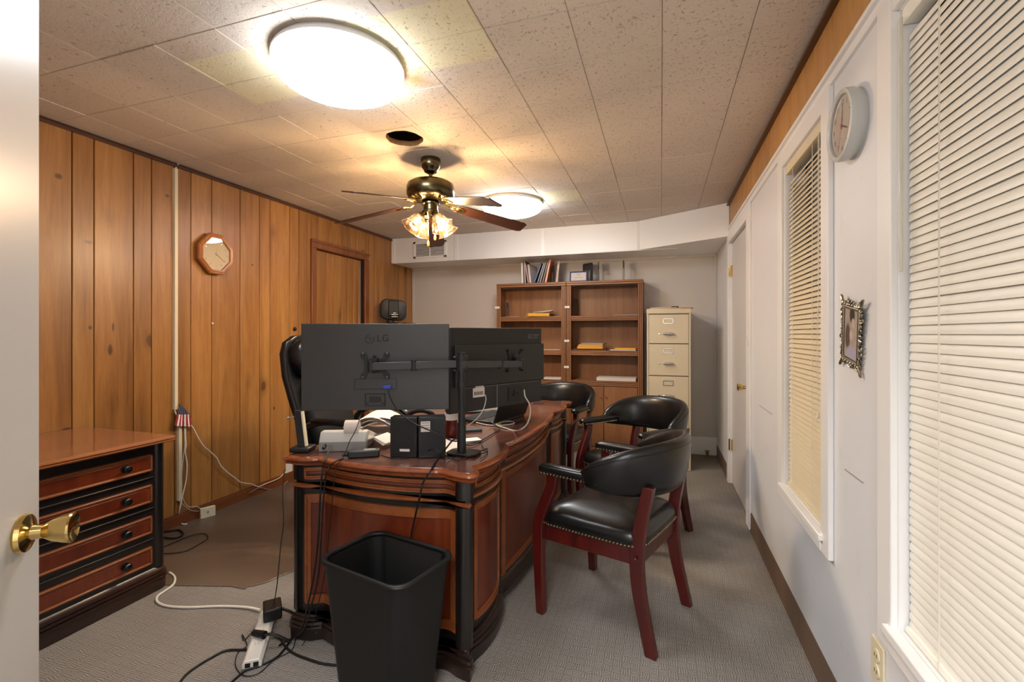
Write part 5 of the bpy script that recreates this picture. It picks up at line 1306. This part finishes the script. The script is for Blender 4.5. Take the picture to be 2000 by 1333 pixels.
# ------------------------------------------------------------------ things on the left wall
rw = thing('cable_raceway', 'upper cream cable raceway running down the panelled wall from the ceiling', 'cable raceway', (XL, 2.19, .774), 0, 'cream cable raceways')
MB().prism([(0, 0), (.018, .003), (.018, .023), (0, .026)][::-1], 0, 1.575).build('raceway_cover', m_cream, rw).location = (0, -.013, 0)
MB().tube([(.009, 0, 1.57), (.012, .006, 1.595), (.01, .02, 1.612)], .004).build('loose_wires', m_cord, rw)
rw2 = thing('cable_raceway', 'lower cream cable raceway between the small flag and the floor', 'cable raceway', (XL, 2.217, .169), 0, 'cream cable raceways')
MB().prism([(0, 0), (.018, .003), (.018, .023), (0, .026)][::-1], 0, .50).build('raceway_cover', m_cream, rw2).location = (0, -.013, 0)
X3 = XL+.012
cable('white cord hanging from the flag beside the lower raceway', [(-3.008, 2.246, 0.651), (-3.008, 2.246, 0.596), (-3.008, 2.25, 0.527), (-3.008, 2.246, 0.477), (-3.008, 2.257, 0.396), (-3.008, 2.25, 0.289), (-3.008, 2.222, 0.179), (-3.006, 2.204, 0.102), (-3.086, 2.259, 0.02), (-3.009, 2.226, 0.012), (-2.994, 2.246, 0.006)], .0042, m_cord)
cable('white cord swooping across the panelling from the flag to the baseboard', [(-3.008, 2.175, 0.771), (-3.008, 2.195, 0.734), (-3.008, 2.288, 0.649), (-3.008, 2.328, 0.572), (-3.008, 2.376, 0.491), (-3.008, 2.429, 0.436), (-3.008, 2.476, 0.38), (-3.008, 2.504, 0.322), (-3.008, 2.562, 0.254), (-3.008, 2.621, 0.198), (-3.008, 2.674, 0.148), (-3.008, 2.761, 0.11), (-3.006, 2.83, 0.068), (-3.006, 2.904, 0.069), (-3.006, 2.996, 0.07), (-3.007, 3.051, 0.079), (-3.02, 3.13, 0.106)], .0038, m_cord)
cable('thin grey cable along the foot of the panelled wall', [(-3.008, 2.198, 0.177), (-3.008, 2.226, 0.144), (-3.006, 2.259, 0.102), (-3.006, 2.308, 0.067), (-3.006, 2.382, 0.043), (-3.023, 2.493, 0.008), (-3.04, 2.602, 0.008), (-3.081, 2.734, 0.008), (-3.006, 2.759, 0.047), (-3.006, 2.84, 0.057), (-3.006, 2.955, 0.004), (-3.006, 3.061, -0.001), (-3.006, 3.127, 0.022)], .0022, m_greycord)
cable('thin white cable beside the lower raceway', [(-3.008, 2.239, 0.645), (-3.008, 2.243, 0.529), (-3.008, 2.229, 0.431), (-3.008, 2.222, 0.331), (-3.008, 2.219, 0.248), (-3.008, 2.236, 0.164), (-3.008, 2.267, 0.112), (-3.007, 2.327, 0.091), (-3.006, 2.348, 0.069)], .0020, m_cord)
# flag
fl = thing('small_flag', 'small american flag with blue starred corner and red and white stripes on the panelled wall', 'flag', (-3, 2.203, 0.666))
def FP(x, y): return Vector(((x-351)*.00366, 0, 0))
def fq(px): # wall-plane point from the measured corner table
    return px
U = [(-2.995, 2.202, 0.811), (-2.995, 2.182, 0.744), (-2.995, 2.268, 0.729)]
mb = MB(); off_ = .0015
mb.add([U[0], U[1], U[2], tuple(Vector(U[0])+Vector((-off_, 0, 0))), tuple(Vector(U[1])+Vector((-off_, 0, 0))), tuple(Vector(U[2])+Vector((-off_, 0, 0)))], [(0, 1, 2), (5, 4, 3), (0, 3, 4, 1), (1, 4, 5, 2), (2, 5, 3, 0)])
cn = mb.build('flag_canton', M('flag_blue', srgb(38, 42, 74), .7), fl, w=True, smooth=False)
mb = MB()
for r in range(6):
    for c_ in range(r+1):
        u = (r+.6)/6.4; v = (c_+.5)/(r+1); p = Vector(U[0])*(1-u)+(Vector(U[1])*(1-v)+Vector(U[2])*v)*u
        mb.cyl(tuple(p), tuple(p+Vector((.0012, 0, 0))), .0019, n=6)
so_ = mb.build('stars', m_paper, cn, w=True); so_['kind'] = 'stuff'
top = [Vector((-2.994, 2.181, 0.744)), Vector((-2.994, 2.267, 0.73))]; bot = [Vector((-2.99, 2.162, 0.675)), Vector((-2.99, 2.275, 0.646))]
m_fr, m_fw = M('flag_red', srgb(150, 36, 44), .7), M('flag_white', srgb(232, 224, 218), .7)
for k in range(9):
    u0, u1 = k/9, (k+1)/9; wv = .004*sin(k*1.3)
    q = [top[0].lerp(top[1], u0), top[0].lerp(top[1], u1), bot[0].lerp(bot[1], u1), bot[0].lerp(bot[1], u0)]
    if k == 8: q[1] = q[1]+Vector((0, .012, -.03))
    a = [tuple(p+Vector((wv, 0, 0))) for p in q]; b = [tuple(p+Vector((wv-.0015, 0, 0))) for p in q]
    MB().add(a+b, [(0, 1, 2, 3), (7, 6, 5, 4), (0, 4, 5, 1), (1, 5, 6, 2), (2, 6, 7, 3), (3, 7, 4, 0)]) if 0 else None
    mb = MB(); mb.add(a+b, [(0, 1, 2, 3), (7, 6, 5, 4), (0, 4, 5, 1), (1, 5, 6, 2), (2, 6, 7, 3), (3, 7, 4, 0)])
    mb.build('stripe', m_fr if k % 2 == 0 else m_fw, fl, w=True, smooth=False)
MB().tube([(-3.004, 2.206, 0.817), (-3.004, 2.199, 0.774), (-3.002, 2.184, 0.67)], .0025).ell((-3.004, 2.206, 0.82), (.005,)*3, 8, 6).build('flag_stick', m_brass, fl, w=True)
# surface box on the floor at the wall
jb = thing('junction_box', 'cream telephone junction box lying against the wood baseboard', 'junction box', (-2.985, 2.385, .0005), radians(-24))
MB().box((-.012, -.045, 0), (.016, .045, .070)).build('box_cover', m_cream, jb, bevel=.003); MB().box((.016, -.007, .034), (.0175, .005, .046)).build('jack', m_greyd, jb)
ow = thing('wall_outlet', 'small white wall outlet low on the panelling left of the desk', 'outlet', (-3.03, 3.163, 0.114))
MB().box((0, -.036, -.055), (.006, .036, .055)).build('outlet_plate', m_white, ow, bevel=.002)
# octagonal clock
oc = thing('wall_clock', 'octagonal oak wall clock with cream dial on the wood panelling', 'clock', (XL, 2.455, 1.832))
def octo(hw, hh, c_=.32): return [(hw, hh*(1-2*c_)+0), (hw*(1-2*c_), hh), (-hw*(1-2*c_), hh), (-hw, hh*(1-2*c_)), (-hw, -hh*(1-2*c_)), (-hw*(1-2*c_), -hh), (hw*(1-2*c_), -hh), (hw, -hh*(1-2*c_))]
m_clockw = wood('clock_oak', srgb(150, 88, 42), srgb(184, 116, 62), srgb(206, 142, 86), 'z', .3, .5, 2, 3, .0)
def oring(s, x): return [(x, a, b) for a, b in octo(.132*s, .142*s)]
MB().rings([oring(.90, 0), oring(.92, .02), oring(1.0, .024), oring(1.0, .040), oring(.95, .048), oring(.90, .046), oring(.86, .052), oring(.79, .050), oring(.78, .036), oring(.5, .034)]).build('clock_case', m_clockw, oc, ang=25)
MB().rings([oring(.782, .036), oring(.782, .0375)]).build('clock_dial', M('dial_cream', srgb(236, 216, 178), .5, var=.03), oc, smooth=False)
mb = MB()
for k in range(12):
    a = 2*pi*k/12; r1, r2 = .078, .092; w_ = .0012
    c_, s_ = sin(a), cos(a); px_, pz_ = -s_*w_, c_*w_
    mb.add([(.0378, c_*r1+s_*w_, s_*r1-c_*w_), (.0378, c_*r1-s_*w_, s_*r1+c_*w_), (.0378, c_*r2-s_*w_, s_*r2+c_*w_), (.0378, c_*r2+s_*w_, s_*r2-c_*w_)], [(0, 1, 2, 3)])
mb.build('hour_marks', m_brass, oc, smooth=False)
def hand(parent, c, a, L, w_, axis_x, mat, name, back=.01):
    """clock hand in a plane x=axis_x; a measured clockwise from up as seen by the viewer; sgn gives the viewer side"""
    x, sgn = axis_x
    d = Vector((0, sgn*sin(a), cos(a))); n_ = Vector((0, -d.z, d.y))*w_; p0 = Vector((x, c[0], c[1]))-d*back; p1 = Vector((x, c[0], c[1]))+d*L
    t_ = Vector((.0008, 0, 0)); v = [p0+n_, p0-n_, p1-n_*.4, p1+n_*.4]
    mb = MB(); mb.add([tuple(q+t_) for q in v]+[tuple(q-t_) for q in v], [(0, 1, 2, 3), (7, 6, 5, 4), (0, 4, 5, 1), (1, 5, 6, 2), (2, 6, 7, 3), (3, 7, 4, 0)])
    return mb.build(name, mat, parent, smooth=False)
# viewer looks along -x here, so clockwise is towards +y
hand(oc, (0, 0), radians(10), .052, .0022, (.0392, 1), m_brass, 'hour_hand'); hand(oc, (0, 0), radians(126), .080, .0018, (.0405, 1), M('bronze', srgb(96, 66, 36), .4, .6), 'minute_hand')
MB().lathe([(.005, 0), (.005, .003), (0, .004)], (.0385, 0, 0), 'x', 12).build('hub', m_brass, oc)
MB().rings([oring(.79, .0455), oring(.79, .0465)]).build('glass', m_glass, oc, smooth=False)
# radio on a small wall bracket
sp3 = thing('wall_radio', 'black rounded radio speaker on a small wall shelf by the panelled door', 'radio', (-2.82, 4.448, 1.531))
ra = YAW+radians(18); sp3.rotation_euler = (0, 0, ra); 
q_ = MB()
rg = []
for y_, s_ in ((-.05, .80), (-.045, .93), (-.02, 1.0), (.03, 1.0), (.06, .86)):
    rg.append([(x*s_, y_, z*s_) for x, z in [(p[0], p[1]+ (.006 if p[0] < 0 else -.006)) for p in rpoly(.285, .232, .075, 7)]])
q_.rings(rg).build('radio_body', m_black, sp3, ang=50)
mb = MB().box((-.055, -.062, -.07), (.055, -.045, .10)); mb.build('centre_column', m_blackmat, sp3, bevel=.012, seg=3)
mb = MB()
for k, (w_, z) in enumerate(((.02, -.038), (.042, -.055), (.03, -.068), (.042, -.080))): mb.cyl((.012-w_, -.066, z), (.012+w_, -.066, z), .0025, n=6)
mb.ell((.012, -.055, -.066), (.05, .014, .03), 14, 8); mb.build('control_panel', m_blackmetal, sp3)
mb = MB()
for w_, z in ((.018, -.036), (.036, -.052), (.036, -.078)): mb.box((.012-w_, -.0715, z-.0018), (.012+w_, -.0695, z+.0018))
mb.build('control_buttons', m_chrome, sp3)
MB().cyl((-.03, 0, -.115), (-.03, 0, -.137), .045, n=20).build('radio_foot', m_black, sp3)
sv = thing('wall_bracket_shelf', 'small black wall shelf under the black radio', 'shelf', (XL, 4.80, 1.385))
MB().prism([(0, -.16), (.24, -.10), (.26, 0), (.24, .10), (0, .16)][::-1], 0, .010).build('shelf_board', m_black, sv, bevel=.003)
MB().prism([(0, -.08), (.16, 0), (0, 0)], -.012, .012, 'xz').build('shelf_bracket', m_black, sv)
tag(MB().lathe([(.0035, 0), (.0035, .01), (.006, .011), (.006, .013), (0, .014)], (-3.03, 2.451, 1.343), 'x', 10).build('wall_nail', m_white), 'small white nail in the panelling below the octagonal clock', 'nail')
tag(MB().tube([(-3.03, 4.196, 2.151), (-3, 4.154, 2.153), (-3, 4.181, 2.163)], .004).build('cup_hook', m_brass), 'small brass cup hook above the panelled door casing', 'hook')

# ------------------------------------------------------------------ things on the right wall
rc = thing('wall_clock', 'round grey wall clock with arabic numerals between the two windows', 'clock', (XR, 1.635, 1.900))
R_ = .105
MB().lathe([(R_*.93, 0), (R_*.95, .010), (R_, .020), (R_, .034), (R_*.985, .042), (R_*.93, .045), (R_*.86, .040), (R_*.84, .030), (R_*.84, .022), (0, .022)], (0, 0, 0), '-x', 48).build('clock_case', M('clock_grey', srgb(196, 198, 194), .3, var=.02), rc)
MB().lathe([(0, .0225), (R_*.835, .0225), (R_*.835, .0235), (0, .0235)], (0, 0, 0), '-x', 40, cap=False).build('clock_dial', M('dial_white', srgb(234, 224, 214), .5, var=.02), rc)
mn = M('numeral_grey', srgb(96, 92, 86), .6)
for k in range(1, 13):
    a = 2*pi*k/12; tx = text_mb(str(k), .024, .0003); mb = MB()
    # viewer looks along +x; viewer's right is -y
    mb.M = Matrix.Translation((-.0240, -sin(a)*.068, cos(a)*.068)) @ Matrix(((0, 0, -1, 0), (-1, 0, 0, 0), (0, 1, 0, 0), (0, 0, 0, 1)))
    mb.add(tx.v, tx.f); mb.build('numeral', mn, rc, smooth=False)
md = M('hand_dark', srgb(86, 82, 76), .5); mr = M('hand_red', srgb(206, 74, 58), .5)
hand(rc, (0, 0), radians(2), .062, .0028, (-.0262, -1), md, 'minute_hand', .01); hand(rc, (0, 0), radians(118), .048, .0034, (-.0275, -1), md, 'hour_hand', .008); hand(rc, (0, 0), radians(202), .072, .0009, (-.0290, -1), mr, 'second_hand', .02)
MB().lathe([(.006, 0), (.006, .004), (0, .005)], (-.0270, 0, 0), '-x', 14).build('hub', mr, rc)
MB().lathe([(R_*.84, .0345), (R_*.84, .0355), (0, .0375)], (0, 0, 0), '-x', 40, cap=False).build('glass', m_glass, rc)
# ornate frame
pf_ = thing('photo_frame', 'ornate antique silver photo frame with a black and white portrait photo', 'picture frame', (XR-.012, 1.632, 1.268), 0, rot=(radians(10), radians(-2), 0))
w2, h2 = .076, .098
mb = MB()
for sy in (-1, 1): mb.tube([(0, sy*w2*.76, -h2*.84), (0, sy*w2*.76, h2*.84)], .0045, 8)
for sz in (-1, 1): mb.tube([(0, -w2*.78, sz*h2*.82), (0, w2*.78, sz*h2*.82)], .0045, 8)
mb.tube([(0, -w2*.68, -h2*.77), (0, w2*.68, -h2*.77), (0, w2*.68, h2*.77), (0, -w2*.68, h2*.77)], .002, 6, closed=True, sub=1)
mb.build('frame_rail', m_silver, pf_)
mb = MB(); rr = random.Random(8)
def scroll(cy_, cz_, s_, a0):
    pts = [(rr.uniform(-.002, .003), cy_+s_*(1-.12*k)*cos(a0+k*.9), cz_+s_*(1-.12*k)*sin(a0+k*.9)) for k in range(7)]; mb.tube(pts, .0022, 5, sub=3)
for k in range(11):
    z = -h2*.85+k*h2*1.7/10
    for sy in (-1, 1): scroll(sy*w2*.92, z, .010, k*1.1+sy); mb.ell((0, sy*w2*.86, z+.008), (.003, .0035, .0045), 6, 4)
for k in range(8):
    y_ = -w2*.85+k*w2*1.7/7
    for sz in (-1, 1): scroll(y_, sz*h2*.95, .0105, k*1.3+sz); mb.ell((0, y_+.006, sz*h2*.89), (.003, .0045, .0035), 6, 4)
for sy in (-1, 1):
    for sz in (-1, 1): mb.tube([(0, sy*w2*.85, sz*h2*.9), (0, sy*w2*1.02, sz*h2*1.04), (0, sy*w2*1.08, sz*h2*1.13), (0, sy*w2*.98, sz*h2*1.1), (0, sy*w2*.9, sz*h2)], .003, 6)
mb.build('scroll_border', m_silver, pf_)
tp = NT('portrait_print'); v_ = tp.coord(); sp_ = tp.n('ShaderNodeSeparateXYZ'); tp.l(v_, sp_.inputs[0])
def blob(cy_, cz_, ry, rz_, soft=.5):
    a = tp.math('POWER', tp.math('DIVIDE', tp.math('SUBTRACT', sp_.outputs[1], cy_), ry), 2); b = tp.math('POWER', tp.math('DIVIDE', tp.math('SUBTRACT', sp_.outputs[2], cz_), rz_), 2)
    return tp.ramp(tp.math('ADD', a, b), [(1-soft, (1, 1, 1)), (1.0, (0, 0, 0))])
c_ = tp.mix(tp.noise(v_, 40, 3), srgb(150, 138, 128), srgb(196, 184, 174))
c_ = tp.mix(blob(.026, -.01, .022, .045), c_, srgb(92, 80, 74)); c_ = tp.mix(blob(-.004, .058, .022, .028), c_, srgb(52, 44, 42)); c_ = tp.mix(blob(-.012, .034, .014, .018), c_, srgb(196, 178, 166))
c_ = tp.mix(blob(.002, -.004, .012, .018), c_, srgb(206, 190, 178)); c_ = tp.mix(blob(-.008, -.062, .05, .03), c_, srgb(176, 170, 190))
tp.l(c_, tp.b.inputs['Base Color']); tp.b.inputs['Roughness'].default_value = .3
MB().box((.001, -w2*.7, -h2*.78), (.003, w2*.7, h2*.78)).build('photo', tp.m, pf_)
MB().box((.003, -w2*.74, -h2*.8), (.009, w2*.74, h2*.8)).build('backing', m_black, pf_)
# outlet
wo = thing('wall_outlet', 'cream duplex wall outlet below the near window sill', 'outlet', (XR, 1.472, .388))
MB().box((-.006, -.036, -.058), (0, .036, .058)).build('outlet_plate', m_cream, wo, bevel=.002)
for s in (-1, 1):
    f_ = MB().lathe([(.017, 0), (.017, .0025), (0, .003)], (-.006, 0, s*.021), '-x', 20).build('socket', m_cream, wo)
    MB().box((-.0095, .005, s*.021-.004), (-.0085, .007, s*.021+.005)).box((-.0095, -.007, s*.021-.004), (-.0085, -.005, s*.021+.005)).build('slot', m_black, f_)
sw_ = thing('door_switch', 'thin white switch plate on the far door casing', 'switch', (XR-.014, 3.335, 1.243))
MB().box((-.006, -.018, -.052), (0, .018, .052)).build('switch_plate', m_white, sw_, bevel=.002); MB().box((-.010, -.005, -.012), (-.006, .005, .012)).build('toggle', m_white, sw_)
pb = thing('floor_bracket', 'small rusty pipe stub on the floor at the far right corner', 'pipe fitting', (XR-.10, 5.16, .0))
MB().box((-.02, -.02, 0), (.02, .02, .01)).cyl((0, 0, .01), (0, 0, .05), .013, n=12).box((-.022, -.01, .05), (.022, .01, .062)).build('pipe_stub', m_brass, pb)

# ------------------------------------------------------------------ books and things on the bookcases
TOP = 1.8325
def book(name, label, x, w_, h_, t_, lean, col, spiral=None, yaw=0, y=5.04, z=TOP, cat='book', pages=(226, 220, 210), group='spiral-bound books on top of the left bookcase'):
    """stands on its lower edge; spine towards the room; lean in the x-z plane (radians, + leans right)"""
    t = thing(name, label, cat, (x, y, z+.0005+(abs(sin(lean))*t_/2)), 0, group, rot=(0, lean, yaw))
    mc_ = M(name+'_cover', srgb(*col), .45, var=.04)
    MB().box((-t_/2, -w_/2, 0), (-t_/2+.004, w_/2, h_)).box((t_/2-.002, -w_/2, 0), (t_/2, w_/2, h_)).build('cover', mc_, t)
    MB().box((-t_/2+.0042, -w_/2+.002, .002), (t_/2-.0022, w_/2-.001, h_-.003)).build('pages', M('pages', srgb(*pages), .8), t)
    if spiral:
        mb = MB(); n_ = int(h_/.012)
        for k in range(n_): mb.cyl((-t_/2+.003, -w_/2-.001, .006+k*.012), (t_/2+.002, -w_/2-.001, .006+k*.012+.003), .0024, n=5)
        s_ = mb.build('spiral', M('spiral_'+str(spiral[0]), srgb(*spiral), .4), t); s_['kind'] = 'stuff'
        MB().box((-t_/2, -w_/2-.0012, 0), (-t_/2+t_*.55, -w_/2+.002, h_)).build('spine', mc_, t)
    else: MB().box((-t_/2, -w_/2-.001, 0), (t_/2, -w_/2+.001, h_)).build('spine', mc_, t)
    return t
def bx(px): return PXW(px)
k_ = .00561
def X_at(px, y=4.95):
    r = (px-1000)/900; return y*(r*cos(YAW)-sin(YAW))/(r*sin(YAW)+cos(YAW))
book('spiral_book', 'white spiral book at the far left end of the bookcase top', X_at(1021), .20, .232, .020, -.03, (226, 222, 216), (210, 208, 204))
book('spiral_book', 'black spiral book second from the left on the bookcase top', X_at(1026), .20, .25, .020, -.05, (40, 40, 40), (200, 200, 198))
book('spiral_book', 'red spiral book leaning left on the bookcase top', X_at(1032), .20, .228, .013, -.16, (150, 28, 34), (230, 226, 222))
book('white_booklet', 'thick white booklet with a curled cover behind the red spiral book', X_at(1037), .20, .215, .022, -.12, (214, 206, 200), None, yaw=-.15, group=None, y=5.08)
book('spiral_book', 'blue spiral book leaning right on the bookcase top', X_at(1043), .19, .232, .017, .36, (36, 78, 150), (30, 40, 60))
book('spiral_book', 'black spiral book leaning against the blue spiral book', X_at(1050), .19, .236, .013, .32, (34, 34, 36), (220, 218, 214))
book('spiral_book', 'grey spiral book between the black and the dark green books', X_at(1055), .19, .230, .015, .28, (170, 168, 164), (30, 30, 30))
book('spiral_book', 'dark green spiral book leaning left of the orange one', X_at(1060), .19, .235, .013, .25, (48, 56, 54), (190, 190, 186))
book('spiral_book', 'orange spiral book leaning right on the bookcase top', X_at(1065.5), .19, .252, .020, .21, (226, 120, 60), (236, 230, 224))
book('tan_book', 'tan paperback standing behind the black bookend at the right of the row', X_at(1083), .17, .235, .022, .10, (186, 150, 128), (228, 222, 214), yaw=.25, group=None)
def bookend(label, px, h_, w_, yaw, z=TOP, y=5.03, flip=1, lean=0):
    t = thing('bookend', label, 'bookend', (X_at(px, y), y, z), yaw, 'dark metal bookends')
    mb = MB(); pl = [(-w_/2, 0), (w_/2, 0), (w_/2, h_-.012), (w_/2-.012, h_), (-w_/2+.012, h_), (-w_/2, h_-.012)]
    # plate with a cut-out
    cw = w_*.24; ch0, ch1 = .002, h_*.62
    for a, b, c_, d_ in ((-w_/2, 0, -cw, h_*.64), (cw, 0, w_/2, h_*.64)): mb.box((-.0008, a, b), (.0008, c_, d_))
    mb.prism([(-w_/2, h_*.64), (w_/2, h_*.64), (w_/2, h_-.012), (w_/2-.012, h_), (-w_/2+.012, h_), (-w_/2, h_-.012)], -.0008, .0008, 'yz')
    mb.build('upright_plate', m_darkmetal, t)
    MB().box((0 if flip > 0 else -.10, -cw, .0002), (.10 if flip > 0 else 0, cw, .0016)).build('foot_plate', m_darkmetal, t)
    return t
bookend('dark metal bookend holding the right end of the spiral books', 1079, .19, .12, radians(35), flip=-1)
bookend('wide dark metal bookend behind the certificate frame', 1148, .215, .145, radians(58), y=5.10)
bookend('dark metal bookend just right of the certificate frame', 1169, .215, .145, radians(12), y=5.04)
bookend('dark metal bookend alone near the right end of the bookcase top', 1218, .21, .145, radians(-2), y=5.02)
bookend('grey metal bookend on the upper shelf of the left bookcase', 991, .17, .12, radians(5), z=1.4605, y=5.08)
bookend('grey metal bookend on the upper shelf of the right bookcase', 1125, .19, .12, radians(-12), z=1.4605, y=5.08)
ct = thing('certificate_frame', 'small black framed certificate on top of the bookcases', 'picture frame', (X_at(1129.5, 4.99), 4.99, TOP+.0005), 0, rot=(radians(-10), 0, radians(-3)))
mb = MB(); w2, h2, f_ = .098, .118, .009
mb.box((-w2, -.006, 0), (w2, .006, f_)).box((-w2, -.006, h2-f_), (w2, .006, h2)).box((-w2, -.006, 0), (-w2+f_, .006, h2)).box((w2-f_, -.006, 0), (w2, .006, h2)); mb.build('frame', m_black, ct, bevel=.001)
MB().box((-w2+f_, -.002, f_), (w2-f_, .004, h2-f_)).build('mat_board', M('cert_border', srgb(70, 90, 170), .6), ct)
pc = MB().box((-w2+f_+.007, -.0026, f_+.005), (w2-f_-.006, -.001, h2-f_-.006)).build('certificate', m_paper, ct)
mb = MB()
for z, w_ in ((.092, .03), (.083, .022), (.074, .018), (.052, .05), (.045, .045)): mb.box((-w_, -.0030, z-.0012), (w_, -.0026, z+.0012))
mb.box((-.065, -.0030, .024), (-.03, -.0026, .025)).box((.03, -.0030, .024), (.065, -.0026, .025)); mb.build('printed_lines', m_greyd, pc)
MB().prism([(.004, 0), (.05, 0), (.006, .09)], -.01, .01, 'yz').build('easel_back', m_black, ct)

def flat(name, label, cat, px, z, w_, d_, h_, mat, yaw=0, y=5.0, group=None, lab=None):
    t = MB(); x = X_at(px, y); t.box((-w_/2, -d_/2, 0), (w_/2, d_/2, h_)); o = t.build(name, mat, bevel=min(.002, h_*.3)); o.location = (x, y, z); o.rotation_euler = (0, 0, yaw)
    return tag(o, label, cat, group)
S1, S2, S3 = 1.4605, 1.0915, .7695
flat('envelope', 'puffed yellow envelope on the upper shelf of the left bookcase', 'envelope', 1054, S1, .235, .16, .034, m_manila, .1, 4.985)
flat('paper_roll', 'cream crumpled paper pad left of the yellow envelope', 'papers', 1035, S1+.001, .07, .12, .036, M('cream_pad', srgb(226, 212, 140), .7), .5, 5.08)
t = thing('paper_stack', 'loose white papers on the yellow envelope', 'papers', (X_at(1062, 5.04), 5.04, S1+.036), .15)
for k in range(3):
    mb = MB(); mb.M = Matrix.Rotation(.12*k-.1, 4, 'Z') @ Matrix.Rotation(-.10, 4, 'Y'); mb.box((-.11, -.08, .010+k*.006), (.10, .08, .013+k*.006)); mb.build('paper_sheet', m_paper, t)
flat('paper_sheet', 'single white sheet at the left of the upper left shelf', 'paper', 1003, S1, .16, .12, .002, m_paper, .05, 4.99)
flat('paper_sheet', 'thin white sheet on the middle shelf of the left bookcase', 'paper', 1075, S2, .24, .16, .003, m_paper, .0, 5.0)
t = thing('paper_cup', 'small white crumpled paper cup behind the right monitor', 'paper cup', (X_at(1056, 5.03), 5.03, S2)); MB().lathe([(.02, 0), (.034, .045), (.032, .045), (.018, .003), (0, .003)], n=16).build('cup_body', m_paper, t)
flat('paper_stack', 'white papers on the lower shelf of the left bookcase', 'papers', 1080, S3, .20, .18, .014, m_paper, .08, 5.0)
flat('magazine', 'thin grey magazine on the upper shelf of the right bookcase', 'magazine', 1224, S1, .25, .16, .008, m_greyd, -.04, 5.0)
# middle shelf right: dark tray, envelopes, green folder
flat('dark_folder', 'dark brown folder lowest in the pile of the right bookcase', 'folder', 1153, S2, .35, .2, .016, M('brown_folder', srgb(92, 56, 40), .6), .04, 5.02, 'envelope pile on the middle right shelf')
flat('envelope', 'yellow envelope resting directly on the dark brown folder', 'envelope', 1154, S2+.017, .27, .18, .026, m_manila, .03, 5.0, 'envelope pile on the middle right shelf')
flat('envelope', 'orange envelope in the middle of the pile under the green folder', 'envelope', 1156, S2+.0435, .26, .17, .018, M('orange_envelope', srgb(226, 150, 84), .7), -.05, 5.0, 'envelope pile on the middle right shelf')
flat('green_folder', 'grey-green folder topmost of the envelope pile', 'folder', 1160, S2+.062, .24, .16, .016, M('green_folder', srgb(126, 156, 132), .6), -.12, 5.02, 'envelope pile on the middle right shelf')
flat('paper_stack', 'white papers under the flat yellow envelope at the right', 'papers', 1217, S2, .26, .17, .010, m_paper, .03, 4.99)
flat('envelope', 'flat yellow envelope at the right of the middle shelf', 'envelope', 1222, S2+.0105, .22, .12, .016, m_manila, -.02, 5.06)
flat('paper_box', 'long white flat carton on the lower shelf of the right bookcase', 'carton', 1205, S3, .405, .22, .036, m_paper, -.01, 5.04)
cable('thin tan string hanging over the middle shelf edge', [(X_at(1158, 4.91), 4.93, S2+.001), (X_at(1158, 4.91), 4.912, S2-.005), (X_at(1157, 4.91), 4.910, S2-.035), (X_at(1159, 4.91), 4.910, S2-.06)], .0018, M('tan_string', srgb(180, 140, 90), .7), 'string', 'string')
# on the filing cabinet
flat('paper_stack', 'papers in manila folders lowest on the filing cabinet top', 'papers', 1298, FT+.0005, .28, .26, .008, M('manila', srgb(214, 184, 140), .7), .03, 4.75)
flat('paper_stack', 'white papers with a dark clip upper of the filing cabinet pile', 'papers', 1297, FT+.009, .24, .22, .008, M('grey_paper', srgb(190, 188, 196), .7), -.04, 4.73)
flat('leather_case', 'tan leather pouch at the right edge of the filing cabinet top', 'pouch', 1335, FT+.0005, .17, .05, .012, M('tan_leather', srgb(168, 118, 76), .6), .1, 4.66)
flat('binder_clip', 'black binder clip on the filing cabinet papers', 'clip', 1318, FT+.0175, .06, .05, .012, m_black, .2, 4.72)
